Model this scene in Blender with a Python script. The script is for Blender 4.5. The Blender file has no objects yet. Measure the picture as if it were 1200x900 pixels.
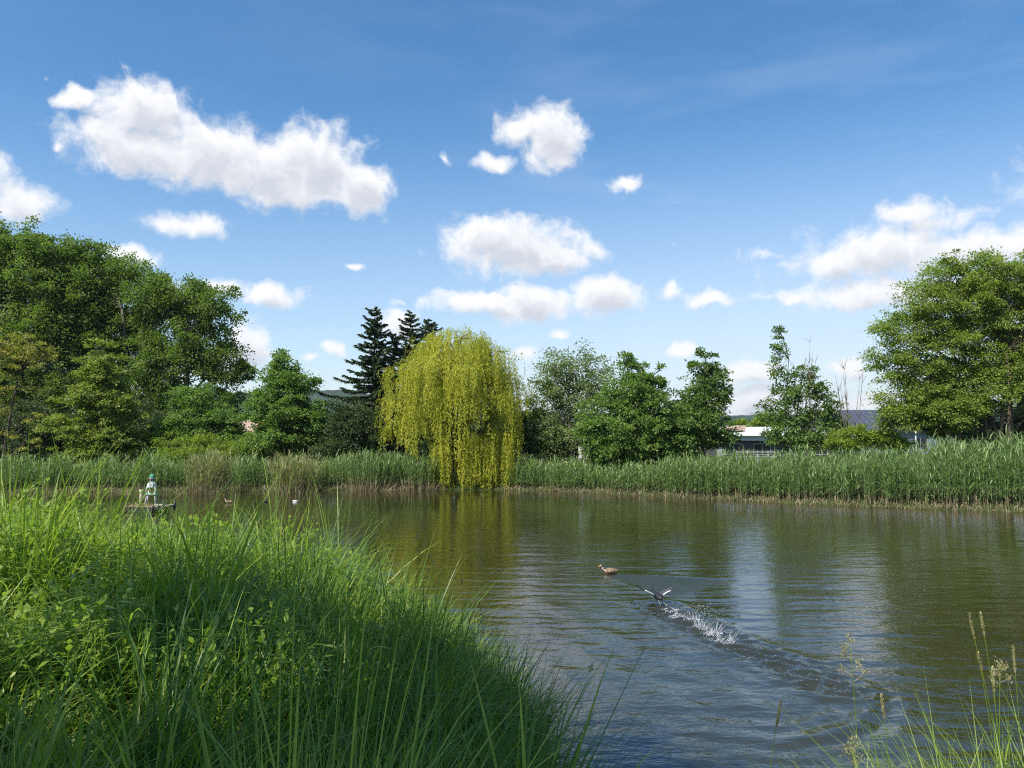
import bpy, bmesh, math, random
import numpy as np
from mathutils import Vector, Matrix

R = math.radians
PI = math.pi
sc = bpy.context.scene
COL = sc.collection

# ------------------------------------------------------------------ camera
F_PX, HORIZON = 901.0, 505.0          # focal length and horizon row of the 1200x900 photograph
CAM_H = 4.0
PITCH = math.atan((HORIZON - 450.0) / F_PX)
cam = bpy.data.cameras.new('camera')
cam.sensor_width = 36.0
cam.lens = F_PX / 1200.0 * 36.0
cam.clip_start, cam.clip_end = 0.1, 20000.0
cam_o = bpy.data.objects.new('camera', cam)
cam_o.location = (0, 0, CAM_H)
cam_o.rotation_euler = (PI / 2 + PITCH, 0, 0)
COL.objects.link(cam_o)
sc.camera = cam_o

# ------------------------------------------------------------------ light
SUN_AZ, SUN_EL = R(224), R(51)        # azimuth clockwise from +Y (the view direction)
SUN_DIR = Vector((math.sin(SUN_AZ) * math.cos(SUN_EL), math.cos(SUN_AZ) * math.cos(SUN_EL), math.sin(SUN_EL)))
sun = bpy.data.lights.new('sun', 'SUN')
sun.energy = 5.0
sun.angle = R(0.53)
sun.color = (1.0, 0.955, 0.88)
sun_o = bpy.data.objects.new('sun', sun)
sun_o.rotation_euler = SUN_DIR.to_track_quat('Z', 'Y').to_euler()
sun_o.location = (0, 0, 80)
COL.objects.link(sun_o)

sc.view_settings.view_transform = 'Standard'
sc.view_settings.look = 'None'
sc.view_settings.gamma = 1.0
sc.view_settings.use_curve_mapping = False
sc.view_settings.exposure = 0.65
sc.render.engine = 'CYCLES'
cy = sc.cycles
cy.max_bounces = 6
cy.diffuse_bounces = 2
cy.glossy_bounces = 3
cy.transmission_bounces = 3
cy.transparent_max_bounces = 8
cy.volume_bounces = 0
cy.caustics_reflective = False
cy.caustics_refractive = False
cy.sample_clamp_indirect = 6.0
cy.use_denoising = False
cy.filter_width = 1.15
cy.use_adaptive_sampling = True
cy.adaptive_threshold = 0.006
sc.render.film_transparent = False

# ------------------------------------------------------------------ sky with fair-weather clouds
SKY_STRENGTH = 0.112
world = bpy.data.worlds.new('World')
sc.world = world
world.use_nodes = True
wt = world.node_tree
wt.nodes.clear()


def px_dir(px, py):
    """azimuth and elevation (radians) of the sight line through a photo pixel"""
    xc, yc = (px - 600.0) / F_PX, (450.0 - py) / F_PX
    y = math.cos(PITCH) - yc * math.sin(PITCH)
    z = math.sin(PITCH) + yc * math.cos(PITCH)
    return math.atan2(xc, y), math.atan2(z, math.hypot(xc, y))


# cloud lobes: centre and half sizes (in thousandths of the view's focal length), thickness
LOBES = [
    (92, 113, 32, 17, .8), (165, 132, 58, 42, 1), (160, 172, 76, 38, 1), (240, 180, 84, 44, 1), (310, 200, 88, 41, 1),
    (372, 195, 70, 52, 1), (422, 220, 38, 36, 1), (345, 224, 98, 22, 1),
    (18, 234, 40, 24, .9), (70, 171, 14, 13, .45), (218, 263, 66, 19, .75), (50, 90, 9, 7, .1),
    (645, 158, 50, 42, .9), (612, 150, 36, 30, .85), (578, 190, 34, 15, .8), (660, 184, 42, 22, .8),
    (521, 189, 11, 12, .6), (735, 216, 32, 15, .65),
    (600, 288, 96, 38, 1), (568, 277, 54, 27, 1), (640, 303, 72, 24, .95), (692, 293, 32, 19, .65),
    (560, 353, 75, 18, 1), (622, 355, 58, 27, 1), (707, 346, 56, 26, 1),
    (785, 343, 26, 17, .7), (830, 352, 70, 18, .6), (900, 350, 60, 13, .4),
    (310, 345, 74, 22, .75), (250, 335, 70, 16, .6), (412, 313, 26, 10, .6), (150, 298, 36, 13, .9), (288, 412, 28, 38, 1),
    (396, 407, 20, 14, .7), (466, 382, 36, 22, .95), (365, 418, 18, 11, .6), (465, 355, 30, 12, .3), (612, 415, 24, 14, .7),
    (652, 392, 20, 12, .6), (390, 470, 40, 18, .9), (790, 284, 10, 8, .2),
    (1068, 250, 62, 24, .7), (1040, 297, 130, 38, .8), (985, 307, 48, 24, .95), (1150, 288, 110, 24, .9),
    (1010, 345, 110, 22, .85), (935, 350, 24, 12, .8), (1110, 340, 90, 26, .8), (900, 300, 110, 20, .32),
    (1000, 300, 190, 60, .42), (1090, 262, 110, 36, .5), (960, 345, 130, 24, .5),
    (801, 409, 26, 14, .85), (880, 436, 48, 18, .95), (885, 472, 70, 24, .95), (992, 432, 20, 18, .8), (1010, 478, 80, 26, .8),
    (-90, 180, 80, 40, .9), (-200, 300, 110, 40, .9), (1330, 190, 110, 40, .9), (1420, 330, 150, 50, .9), (760, 470, 60, 14, .6),
]


def field_group():
    g = bpy.data.node_groups.new('cloud_field', 'ShaderNodeTree')
    g.interface.new_socket('Vector', in_out='INPUT', socket_type='NodeSocketVector')
    g.interface.new_socket('Detail', in_out='INPUT', socket_type='NodeSocketFloat')
    g.interface.new_socket('Density', in_out='OUTPUT', socket_type='NodeSocketFloat')
    n, l = g.nodes, g.links
    gi, go = n.new('NodeGroupInput'), n.new('NodeGroupOutput')
    warp = n.new('ShaderNodeTexNoise'); warp.noise_dimensions = '2D'
    warp.inputs['Scale'].default_value = 22.0; warp.inputs['Detail'].default_value = 3.0
    l.new(gi.outputs['Vector'], warp.inputs['Vector'])
    wv = n.new('ShaderNodeVectorMath'); wv.operation = 'MULTIPLY_ADD'
    l.new(warp.outputs['Color'], wv.inputs[0])
    wv.inputs[1].default_value = (.034, .022, 0); wv.inputs[2].default_value = (-.017, -.011, 0)
    ad = n.new('ShaderNodeVectorMath'); ad.operation = 'ADD'
    l.new(gi.outputs['Vector'], ad.inputs[0]); l.new(wv.outputs[0], ad.inputs[1])
    prev = None
    for (cx, cyy, rx, ry, w) in LOBES:
        u, v = px_dir(cx, cyy)
        sx, sy = F_PX / rx, F_PX / ry
        m = n.new('ShaderNodeVectorMath'); m.operation = 'MULTIPLY_ADD'
        l.new(ad.outputs[0], m.inputs[0])
        m.inputs[1].default_value = (sx, sy, 0); m.inputs[2].default_value = (-u * sx, -v * sy, 0)
        d = n.new('ShaderNodeVectorMath'); d.operation = 'LENGTH'
        l.new(m.outputs[0], d.inputs[0])
        f = n.new('ShaderNodeMath'); f.operation = 'MULTIPLY_ADD'
        l.new(d.outputs['Value'], f.inputs[0]); f.inputs[1].default_value = -1.0; f.inputs[2].default_value = w
        if prev is None:
            prev = f
        else:
            s = n.new('ShaderNodeMath'); s.operation = 'SMOOTH_MAX'
            l.new(prev.outputs[0], s.inputs[0]); l.new(f.outputs[0], s.inputs[1]); s.inputs[2].default_value = .12
            prev = s
    nz = n.new('ShaderNodeTexNoise'); nz.noise_dimensions = '2D'
    nz.inputs['Scale'].default_value = 34.0; nz.inputs['Roughness'].default_value = .58
    l.new(gi.outputs['Detail'], nz.inputs['Detail']); l.new(ad.outputs[0], nz.inputs['Vector'])
    a = n.new('ShaderNodeMath'); a.operation = 'MULTIPLY_ADD'
    l.new(nz.outputs['Fac'], a.inputs[0]); a.inputs[1].default_value = 1.08; a.inputs[2].default_value = -.52
    b = n.new('ShaderNodeMath'); b.operation = 'ADD'
    l.new(a.outputs[0], b.inputs[0]); l.new(prev.outputs[0], b.inputs[1])
    l.new(b.outputs[0], go.inputs['Density'])
    return g


def build_world():
    n, l = wt.nodes, wt.links

    def math_node(op, a, b=None, c=None):
        m = n.new('ShaderNodeMath'); m.operation = op
        for i, v in enumerate((a, b, c)):
            if v is None: continue
            if isinstance(v, (int, float)): m.inputs[i].default_value = v
            else: l.new(v, m.inputs[i])
        return m.outputs[0]

    def ramp(x, lo, hi, tolo=0.0, tohi=1.0):
        m = n.new('ShaderNodeMapRange'); m.interpolation_type = 'SMOOTHSTEP'
        l.new(x, m.inputs['Value'])
        for k, v in (('From Min', lo), ('From Max', hi), ('To Min', tolo), ('To Max', tohi)): m.inputs[k].default_value = v
        return m.outputs['Result']

    sky = n.new('ShaderNodeTexSky')
    sky.sky_type = 'NISHITA'
    sky.sun_disc = False
    sky.sun_elevation, sky.sun_rotation = SUN_EL, SUN_AZ
    sky.air_density, sky.dust_density, sky.ozone_density = 1.0, 0.5, 3.0
    sky.altitude = 200
    hs = n.new('ShaderNodeHueSaturation'); hs.inputs['Saturation'].default_value = 1.24; hs.inputs['Hue'].default_value = .496
    l.new(sky.outputs[0], hs.inputs['Color'])
    tc = n.new('ShaderNodeTexCoord')
    sep = n.new('ShaderNodeSeparateXYZ'); l.new(tc.outputs['Generated'], sep.inputs[0])
    az = math_node('ARCTAN2', sep.outputs['X'], sep.outputs['Y'])
    el = math_node('ARCSINE', sep.outputs['Z'])
    P = n.new('ShaderNodeCombineXYZ'); l.new(az, P.inputs[0]); l.new(el, P.inputs[1])
    grp = field_group()
    f1 = n.new('ShaderNodeGroup'); f1.node_tree = grp
    l.new(P.outputs[0], f1.inputs['Vector']); f1.inputs['Detail'].default_value = 7.0
    sh = n.new('ShaderNodeVectorMath'); sh.operation = 'ADD'
    l.new(P.outputs[0], sh.inputs[0]); sh.inputs[1].default_value = (-.006, .017, 0)
    f2 = n.new('ShaderNodeGroup'); f2.node_tree = grp
    l.new(sh.outputs[0], f2.inputs['Vector']); f2.inputs['Detail'].default_value = 4.0
    dens = ramp(f1.outputs[0], -.08, .55)
    occl = ramp(f2.outputs[0], .0, 1.05)
    # thin veil low in the sky
    mp = n.new('ShaderNodeMapping'); mp.inputs['Scale'].default_value = (3.0, 14.0, 1.0); mp.inputs['Rotation'].default_value = (0, 0, -.06)
    l.new(P.outputs[0], mp.inputs['Vector'])
    vz = n.new('ShaderNodeTexNoise'); vz.noise_dimensions = '2D'; vz.inputs['Scale'].default_value = 1.3; vz.inputs['Detail'].default_value = 5.0
    l.new(mp.outputs[0], vz.inputs['Vector'])
    veil = math_node('MULTIPLY', ramp(vz.outputs['Fac'], .36, .74), ramp(el, .02, .42, .75, .10))
    veil = math_node('MULTIPLY', veil, ramp(az, -.35, .35, .30, 1.0))
    low = math_node('MULTIPLY', ramp(el, .0, .42, .74, .0), ramp(az, -.6, .45, .5, 1.0))
    veil = math_node('MAXIMUM', veil, low)
    cloud_a = math_node('MULTIPLY', dens, .97)
    col = n.new('ShaderNodeMix'); col.data_type = 'RGBA'
    l.new(occl, col.inputs['Factor'])
    col.inputs['A'].default_value = (6.0, 6.0, 6.05, 1)
    col.inputs['B'].default_value = (3.9, 4.08, 4.5, 1)
    mv = n.new('ShaderNodeMix'); mv.data_type = 'RGBA'
    l.new(veil, mv.inputs['Factor']); l.new(hs.outputs[0], mv.inputs['A']); mv.inputs['B'].default_value = (4.5, 4.85, 5.35, 1)
    mc = n.new('ShaderNodeMix'); mc.data_type = 'RGBA'
    l.new(cloud_a, mc.inputs['Factor']); l.new(mv.outputs['Result'], mc.inputs['A']); l.new(col.outputs['Result'], mc.inputs['B'])
    bg = n.new('ShaderNodeBackground'); bg.inputs['Strength'].default_value = SKY_STRENGTH
    l.new(mc.outputs['Result'], bg.inputs['Color'])
    out = n.new('ShaderNodeOutputWorld'); l.new(bg.outputs[0], out.inputs['Surface'])
    world.cycles.sampling_method = 'MANUAL'
    world.cycles.sample_map_resolution = 1024


build_world()

# ------------------------------------------------------------------ helpers


def at(px, py, Y):
    """the point at forward distance Y on the sight line through a photo pixel"""
    xc, yc = (px - 600.0) / F_PX, (450.0 - py) / F_PX
    y = math.cos(PITCH) - yc * math.sin(PITCH)
    z = math.sin(PITCH) + yc * math.cos(PITCH)
    return Vector((xc / y * Y, Y, CAM_H + z / y * Y))


def tag(o, label=None, cat=None, group=None, kind=None):
    if label: o['label'] = label
    if cat: o['category'] = cat
    if group: o['group'] = group
    if kind: o['kind'] = kind
    return o


def empty(name, loc, rz=0.0):
    o = bpy.data.objects.new(name, None)
    o.location = loc
    o.rotation_euler = (0, 0, rz)
    o.empty_display_size = .3
    COL.objects.link(o)
    return o


def link(name, me, mats, parent=None, loc=None):
    for m in (mats if isinstance(mats, (list, tuple)) else [mats]):
        if m is not None: me.materials.append(m)
    o = bpy.data.objects.new(name, me)
    if parent is not None: o.parent = parent
    if loc is not None: o.location = loc
    COL.objects.link(o)
    return o


class Geo:
    """collects vertex / face arrays and links them as ONE mesh object"""

    def __init__(self):
        self.V, self.Q, self.T, self.tint, self.qm, self.tm = [], [], [], [], [], []
        self.n = 0

    def add(self, V, Q=None, T=None, tint=None, mat=0):
        V = np.asarray(V, np.float32).reshape(-1, 3)
        if Q is not None and len(Q):
            Q = np.asarray(Q, np.int64).reshape(-1, 4) + self.n
            self.Q.append(Q); self.qm.append(np.full(len(Q), mat, np.int32))
        if T is not None and len(T):
            T = np.asarray(T, np.int64).reshape(-1, 3) + self.n
            self.T.append(T); self.tm.append(np.full(len(T), mat, np.int32))
        if tint is None: tint = np.full(len(V), .5, np.float32)
        elif np.isscalar(tint): tint = np.full(len(V), tint, np.float32)
        self.V.append(V); self.tint.append(np.asarray(tint, np.float32))
        self.n += len(V)

    def mesh(self, name, smooth=False):
        V = np.concatenate(self.V)
        Q = np.concatenate(self.Q) if self.Q else np.zeros((0, 4), np.int64)
        T = np.concatenate(self.T) if self.T else np.zeros((0, 3), np.int64)
        me = bpy.data.meshes.new(name)
        me.vertices.add(len(V)); me.vertices.foreach_set('co', V.ravel())
        loops = np.concatenate([Q.ravel(), T.ravel()]).astype(np.int32)
        me.loops.add(len(loops)); me.loops.foreach_set('vertex_index', loops)
        starts = np.concatenate([np.arange(len(Q)) * 4, len(Q) * 4 + np.arange(len(T)) * 3]).astype(np.int32)
        me.polygons.add(len(starts)); me.polygons.foreach_set('loop_start', starts)
        mi = np.concatenate((self.qm + self.tm) or [np.zeros(0, np.int32)]).astype(np.int32)
        me.polygons.foreach_set('material_index', mi)
        me.polygons.foreach_set('use_smooth', np.full(len(starts), smooth, bool))
        at_ = me.attributes.new('tint', 'FLOAT', 'POINT')
        at_.data.foreach_set('value', np.concatenate(self.tint))
        me.update(calc_edges=True)
        return me

    def build(self, name, mats, parent=None, loc=None, smooth=False):
        return link(name, self.mesh(name, smooth), mats, parent, loc)

    # --- shapes
    def box(self, lo, hi, mat=0, M=None, tint=None):
        (x0, y0, z0), (x1, y1, z1) = lo, hi
        V = np.array([(x0, y0, z0), (x1, y0, z0), (x1, y1, z0), (x0, y1, z0), (x0, y0, z1), (x1, y0, z1), (x1, y1, z1), (x0, y1, z1)], float)
        if M is not None: V = np.array([(M @ Vector(v))[:] for v in V])
        self.add(V, [(3, 2, 1, 0), (4, 5, 6, 7), (0, 1, 5, 4), (1, 2, 6, 5), (2, 3, 7, 6), (3, 0, 4, 7)], mat=mat, tint=tint)

    def tube(self, pts, rad, seg=6, mat=0, tint=None, cap=True):
        pts = np.asarray(pts, float); n = len(pts)
        rad = np.broadcast_to(np.asarray(rad, float), (n,))
        tan = np.gradient(pts, axis=0)
        tan /= np.linalg.norm(tan, axis=1, keepdims=True) + 1e-9
        ref = np.array([1., 0, 0]) if abs(tan[0, 0]) < .8 else np.array([0, 1., 0])
        rings = []
        for i in range(n):
            s = np.cross(tan[i], ref); s /= np.linalg.norm(s) + 1e-9
            u = np.cross(s, tan[i])
            a = np.arange(seg) * 2 * PI / seg
            rings.append(pts[i] + rad[i] * (np.cos(a)[:, None] * s + np.sin(a)[:, None] * u))
        V = np.concatenate(rings)
        i = np.arange(n - 1)[:, None] * seg; j = np.arange(seg)[None]
        k = (j + 1) % seg
        Q = np.stack([i + j, i + seg + j, i + seg + k, i + k], -1).reshape(-1, 4)
        T = []
        if cap:
            V = np.concatenate([V, pts[[0, -1]]])
            for q in range(seg):
                T.append((n * seg, q, (q + 1) % seg))
                T.append((n * seg + 1, (n - 1) * seg + (q + 1) % seg, (n - 1) * seg + q))
        self.add(V, Q, T, mat=mat, tint=tint)

    def loft(self, rings, mat=0, tint=None, cap=True):
        """rings: list of equal-length point lists"""
        n, seg = len(rings), len(rings[0])
        V = np.concatenate([np.asarray(r, float) for r in rings])
        i = np.arange(n - 1)[:, None] * seg; j = np.arange(seg)[None]
        k = (j + 1) % seg
        Q = np.stack([i + j, i + k, i + seg + k, i + seg + j], -1).reshape(-1, 4)
        T = []
        if cap:
            V = np.concatenate([V, [np.mean(rings[0], axis=0), np.mean(rings[-1], axis=0)]])
            for q in range(seg):
                T.append((n * seg, (q + 1) % seg, q))
                T.append((n * seg + 1, (n - 1) * seg + q, (n - 1) * seg + (q + 1) % seg))
        self.add(V, Q, T, mat=mat, tint=tint)

    def leaves(self, P, D, N, L, W, tint, mat=0, fold=.18):
        """one folded, pointed leaf per row"""
        n = len(P)
        S = np.cross(D, N); S /= np.linalg.norm(S, axis=1, keepdims=True) + 1e-9
        U = np.cross(S, D)
        L, W = np.broadcast_to(L, (n,))[:, None], np.broadcast_to(W, (n,))[:, None]
        mid = P + .45 * L * D
        V = np.stack([P, mid - .5 * W * S + fold * W * U, P + L * D, mid + .5 * W * S + fold * W * U], 1).reshape(-1, 3)
        Q = np.arange(4 * n).reshape(n, 4)
        self.add(V, Q, tint=np.repeat(np.broadcast_to(tint, (n,)), 4), mat=mat)

    def blades(self, P, D, L, W, bend, tint, prof=(.55, 1, .9, .62, .04), mat=0, twist=None, sag=1.0):
        """bent strips: P base, D start direction, quadratic bend towards the heading and down"""
        n, k = len(P), len(prof)
        L, W, bend = (np.broadcast_to(np.asarray(a, float), (n,)) for a in (L, W, bend))
        head = D.copy(); head[:, 2] = 0
        head /= np.linalg.norm(head, axis=1, keepdims=True) + 1e-9
        G = head * .75; G[:, 2] = -sag
        S = np.stack([-head[:, 1], head[:, 0], np.zeros(n)], 1)
        if twist is not None:
            c, s = np.cos(twist)[:, None], np.sin(twist)[:, None]
            S = S * c + head * s
        t = np.linspace(0, 1, k)
        C = P[:, None] + L[:, None, None] * (D[:, None] * t[None, :, None] + G[:, None] * (bend[:, None] * t[None] ** 2)[..., None])
        off = .5 * W[:, None, None] * np.asarray(prof)[None, :, None] * S[:, None]
        V = np.stack([C - off, C + off], 2).reshape(-1, 3)          # n, k, 2
        b = (np.arange(n) * 2 * k)[:, None] + 2 * np.arange(k - 1)[None]
        Q = np.stack([b, b + 1, b + 3, b + 2], -1).reshape(-1, 4)
        self.add(V, Q, tint=np.repeat(np.broadcast_to(tint, (n,)), 2 * k), mat=mat)


def unit(v):
    return v / (np.linalg.norm(v, axis=-1, keepdims=True) + 1e-9)


def wav(x, y, s=1.0, seed=0.0):
    """smooth pseudo noise, about -1..1"""
    x, y = np.asarray(x) * s, np.asarray(y) * s
    a = np.sin(x * 1.0 + 1.7 * np.sin(y * .9 + seed) + seed * 2.1) * np.cos(y * 1.13 + 1.3 * np.sin(x * .7 - seed))
    b = np.sin(x * 2.3 - y * 1.9 + seed * 3.3 + 1.1 * np.sin(x * 1.7)) * .5
    c = np.sin(x * 4.9 + y * 4.1 + seed * 1.7 + 1.5 * np.sin(y * 3.3)) * .25
    return (a + b + c) / 1.5


# ------------------------------------------------------------------ materials


class NT:
    def __init__(self, name):
        self.m = bpy.data.materials.new(name); self.m.use_nodes = True
        self.t = self.m.node_tree; self.t.nodes.clear()
        self.out = self.t.nodes.new('ShaderNodeOutputMaterial')

    def node(self, kind, **props):
        nd = self.t.nodes.new(kind)
        for k, v in props.items(): setattr(nd, k, v)
        return nd

    def set(self, nd, key, v):
        if hasattr(v, 'is_output'): self.t.links.new(v, nd.inputs[key])
        else: nd.inputs[key].default_value = v

    def noise(self, scale, detail=4.0, rough=.55, coord='Object', stretch=(1, 1, 1)):
        tc = self.node('ShaderNodeTexCoord')
        mp = self.node('ShaderNodeMapping'); mp.inputs['Scale'].default_value = stretch
        self.t.links.new(tc.outputs[coord], mp.inputs[0])
        nz = self.node('ShaderNodeTexNoise')
        self.t.links.new(mp.outputs[0], nz.inputs['Vector'])
        nz.inputs['Scale'].default_value, nz.inputs['Detail'].default_value, nz.inputs['Roughness'].default_value = scale, detail, rough
        return nz.outputs['Fac']

    def ramp(self, fac, stops):
        r = self.node('ShaderNodeValToRGB')
        e = r.color_ramp.elements
        e[0].position, e[0].color = stops[0][0], (*stops[0][1], 1)
        e[1].position, e[1].color = stops[-1][0], (*stops[-1][1], 1)
        for p, c in stops[1:-1]:
            x = e.new(p); x.color = (*c, 1)
        self.t.links.new(fac, r.inputs[0])
        return r.outputs[0]

    def bump(self, h, strength=.3, dist=.02):
        b = self.node('ShaderNodeBump')
        b.inputs['Strength'].default_value, b.inputs['Distance'].default_value = strength, dist
        self.t.links.new(h, b.inputs['Height'])
        return b.outputs[0]

    def pbr(self, color, rough=.6, spec=.4, normal=None, metal=0.0):
        p = self.node('ShaderNodeBsdfPrincipled')
        self.set(p, 'Base Color', color if hasattr(color, 'is_output') else (*color, 1))
        self.set(p, 'Roughness', rough); self.set(p, 'Specular IOR Level', spec); self.set(p, 'Metallic', metal)
        if normal is not None: self.t.links.new(normal, p.inputs['Normal'])
        return p

    def done(self, sh):
        self.t.links.new(sh.outputs[0], self.out.inputs['Surface'])
        return self.m


def leaf_mat(name, dark, mid, light, trans=.40, rough=.5, spec=.35, tcol=1.5, gain=1.4, warm=(1.48, 1.08, 1.25)):
    t = NT(name)
    dark, mid, light = (tuple(min(.6, v * gain * w) for v, w in zip(q, warm)) for q in (dark, mid, light))
    a = t.node('ShaderNodeAttribute', attribute_name='tint')
    c = t.ramp(a.outputs['Fac'], [(0, dark), (.5, mid), (1, light)])
    p = t.pbr(c, rough, spec)
    tr = t.node('ShaderNodeBsdfTranslucent')
    mul = t.node('ShaderNodeMix', data_type='RGBA', blend_type='MULTIPLY')
    mul.inputs['Factor'].default_value = 1.0
    t.t.links.new(c, mul.inputs['A']); mul.inputs['B'].default_value = (tcol * 1.1, tcol * 1.25, tcol * .55, 1)
    t.t.links.new(mul.outputs['Result'], tr.inputs['Color'])
    mx = t.node('ShaderNodeMixShader'); mx.inputs[0].default_value = trans
    t.t.links.new(p.outputs[0], mx.inputs[1]); t.t.links.new(tr.outputs[0], mx.inputs[2])
    return t.done(mx)


def plain(name, color, rough=.6, spec=.4, var=.25, scale=6.0, bump=0.0, stretch=(1, 1, 1)):
    t = NT(name)
    nz = t.noise(scale, 5, .6, stretch=stretch)
    lo = tuple(c * (1 - var) for c in color); hi = tuple(min(1, c * (1 + var)) for c in color)
    c = t.ramp(nz, [(.3, lo), (.7, hi)])
    return t.done(t.pbr(c, rough, spec, t.bump(nz, bump, .03) if bump else None))


M = {}
M['leaf_poplar'] = leaf_mat('poplar leaves', (.030, .066, .012), (.050, .104, .016), (.085, .150, .024), gain=1.5)
M['leaf_hornbeam'] = leaf_mat('fresh maple leaves', (.050, .098, .014), (.084, .150, .022), (.135, .205, .034))
M['leaf_green'] = leaf_mat('mid green leaves', (.028, .068, .014), (.050, .110, .020), (.080, .150, .030), gain=1.75)
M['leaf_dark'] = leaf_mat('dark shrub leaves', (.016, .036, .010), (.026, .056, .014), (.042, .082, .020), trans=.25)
M['leaf_golden'] = leaf_mat('golden leaves', (.058, .092, .015), (.098, .132, .022), (.150, .175, .036), gain=1.75)
M['leaf_pale'] = leaf_mat('pale grey green leaves', (.040, .080, .022), (.066, .122, .034), (.104, .165, .056), spec=.5, gain=1.5)
M['leaf_lime'] = leaf_mat('yellow green shrub leaves', (.075, .115, .014), (.115, .160, .020), (.16, .205, .032), warm=(1.12, 1.08, 1.1))
M['leaf_ash'] = leaf_mat('bright airy leaves', (.045, .090, .014), (.076, .140, .020), (.115, .185, .032), gain=1.6)
M['leaf_young'] = leaf_mat('young tree leaves', (.022, .056, .012), (.042, .092, .018), (.070, .132, .026), gain=1.75)
M['leaf_spruce'] = leaf_mat('spruce needles', (.015, .033, .014), (.026, .054, .021), (.044, .080, .028), trans=.12, rough=.6, gain=1.7)
M['leaf_willow'] = leaf_mat('yellow willow leaves', (.090, .135, .010), (.135, .186, .015), (.190, .238, .025), trans=.42, gain=1.75)
M['leaf_far'] = leaf_mat('distant leaves', (.030, .060, .018), (.045, .085, .024), (.065, .110, .030), trans=.2)
M['grass'] = leaf_mat('bank grass', (.052, .100, .011), (.098, .165, .018), (.165, .230, .036), trans=.42, rough=.45, gain=1.42, warm=(1.28, 1.08, 1.25))
M['sedge'] = leaf_mat('broad grass blades', (.030, .076, .012), (.052, .118, .016), (.082, .158, .022), trans=.38, rough=.4, gain=1.42, warm=(1.28, 1.08, 1.25))
M['weed'] = leaf_mat('weed leaves', (.055, .112, .013), (.098, .168, .020), (.150, .222, .032), trans=.40, rough=.45, gain=1.42, warm=(1.28, 1.08, 1.25))
M['reed'] = leaf_mat('reed leaves', (.040, .094, .026), (.070, .142, .040), (.118, .195, .066), trans=.30, rough=.45, gain=1.55)
M['reed_pale'] = leaf_mat('pale reed leaves', (.075, .115, .038), (.110, .155, .052), (.170, .195, .085), trans=.30, rough=.45)
M['dry'] = leaf_mat('dry reed stalks', (.15, .115, .060), (.26, .21, .12), (.40, .33, .20), trans=.15, rough=.6, gain=1.0, warm=(1, 1, 1))
M['plume'] = leaf_mat('old reed plumes', (.17, .10, .055), (.26, .16, .09), (.34, .22, .13), trans=.2, rough=.7, gain=1.0, warm=(1, 1, 1))
M['seed'] = leaf_mat('grass seed heads', (.22, .19, .09), (.34, .30, .15), (.46, .42, .24), trans=.3, rough=.6, gain=1.0, warm=(1, 1, 1))
M['bark'] = plain('brown bark', (.075, .058, .043), .85, .2, .4, 9, .5, (1, 1, .25))
M['bark_grey'] = plain('grey bark', (.135, .118, .098), .85, .2, .35, 9, .5, (1, 1, .25))
M['bark_warm'] = plain('reddish bark', (.115, .085, .062), .85, .2, .35, 9, .5, (1, 1, .25))
M['twig'] = plain('bare twigs', (.15, .125, .105), .8, .2, .3, 9)

# ------------------------------------------------------------------ ground, pond, hills
SHORE = np.array([
    (-60, 22), (-40, 24), (-24, 23), (-15, 20.6), (-10, 18.3), (-6.5, 16.4), (-4, 14.8), (-2.3, 13.4), (-1.0, 12.1), (-.2, 11.0), (.25, 9.8),
    (.38, 8.6), (.40, 7.4), (.58, 6.4), (1.1, 5.6), (1.9, 5.0), (3.2, 4.7), (5, 4.6), (9, 4.4), (16, 4.6), (26, 6), (38, 12), (44, 22), (38, 31),
    (29, 36.2), (25.3, 38), (21.5, 39.6), (18, 41.2), (15, 43), (12.5, 44.8), (9, 47.3), (5.5, 49.8), (2, 51.6), (-.6, 52.4), (-3, 52.7), (-6, 52.4),
    (-9, 52.0), (-12, 52.2), (-15, 50.8), (-17, 51.3), (-20, 51.4), (-23.5, 50.2), (-27, 50.6), (-33, 49.4), (-40, 49), (-52, 46), (-62, 40), (-66, 30)], float)


def shore_dist(x, y):
    """signed distance to the water's edge, positive on land"""
    x, y = np.asarray(x, float), np.asarray(y, float)
    d = np.full(x.shape, 1e9); ins = np.zeros(x.shape, bool)
    n = len(SHORE)
    for i in range(n):
        (ax, ay), (bx, by) = SHORE[i], SHORE[(i + 1) % n]
        ex, ey = bx - ax, by - ay
        t = np.clip(((x - ax) * ex + (y - ay) * ey) / (ex * ex + ey * ey), 0, 1)
        d = np.minimum(d, np.hypot(x - ax - t * ex, y - ay - t * ey))
        c = ((ay > y) != (by > y)) & (x < (bx - ax) * (y - ay) / (by - ay + 1e-12) + ax)
        ins ^= c
    return np.where(ins, -d, d)


def sstep(a, b, x):
    t = np.clip((x - a) / (b - a), 0, 1)
    return t * t * (3 - 2 * t)


def ground_z(x, y, s=None):
    x, y = np.asarray(x, float), np.asarray(y, float)
    if s is None: s = shore_dist(x, y)
    sp = np.maximum(s, 0)
    scale = 1.9 - 1.05 * sstep(-.5, 1.6, x)
    near = 1.95 * (1 - np.exp(-sp / scale)) + .06 * np.minimum(sp, 8)
    far = .75 * (1 - np.exp(-sp / 1.6)) + .012 * np.minimum(sp, 40)
    w = sstep(34, 26, y)
    z = near * w + far * (1 - w) + .05 * wav(x, y, .8, 3) * np.clip(sp, 0, 1)
    return np.where(s > 0, z + .0, -np.minimum(.9, .08 + .45 * -s))


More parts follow.
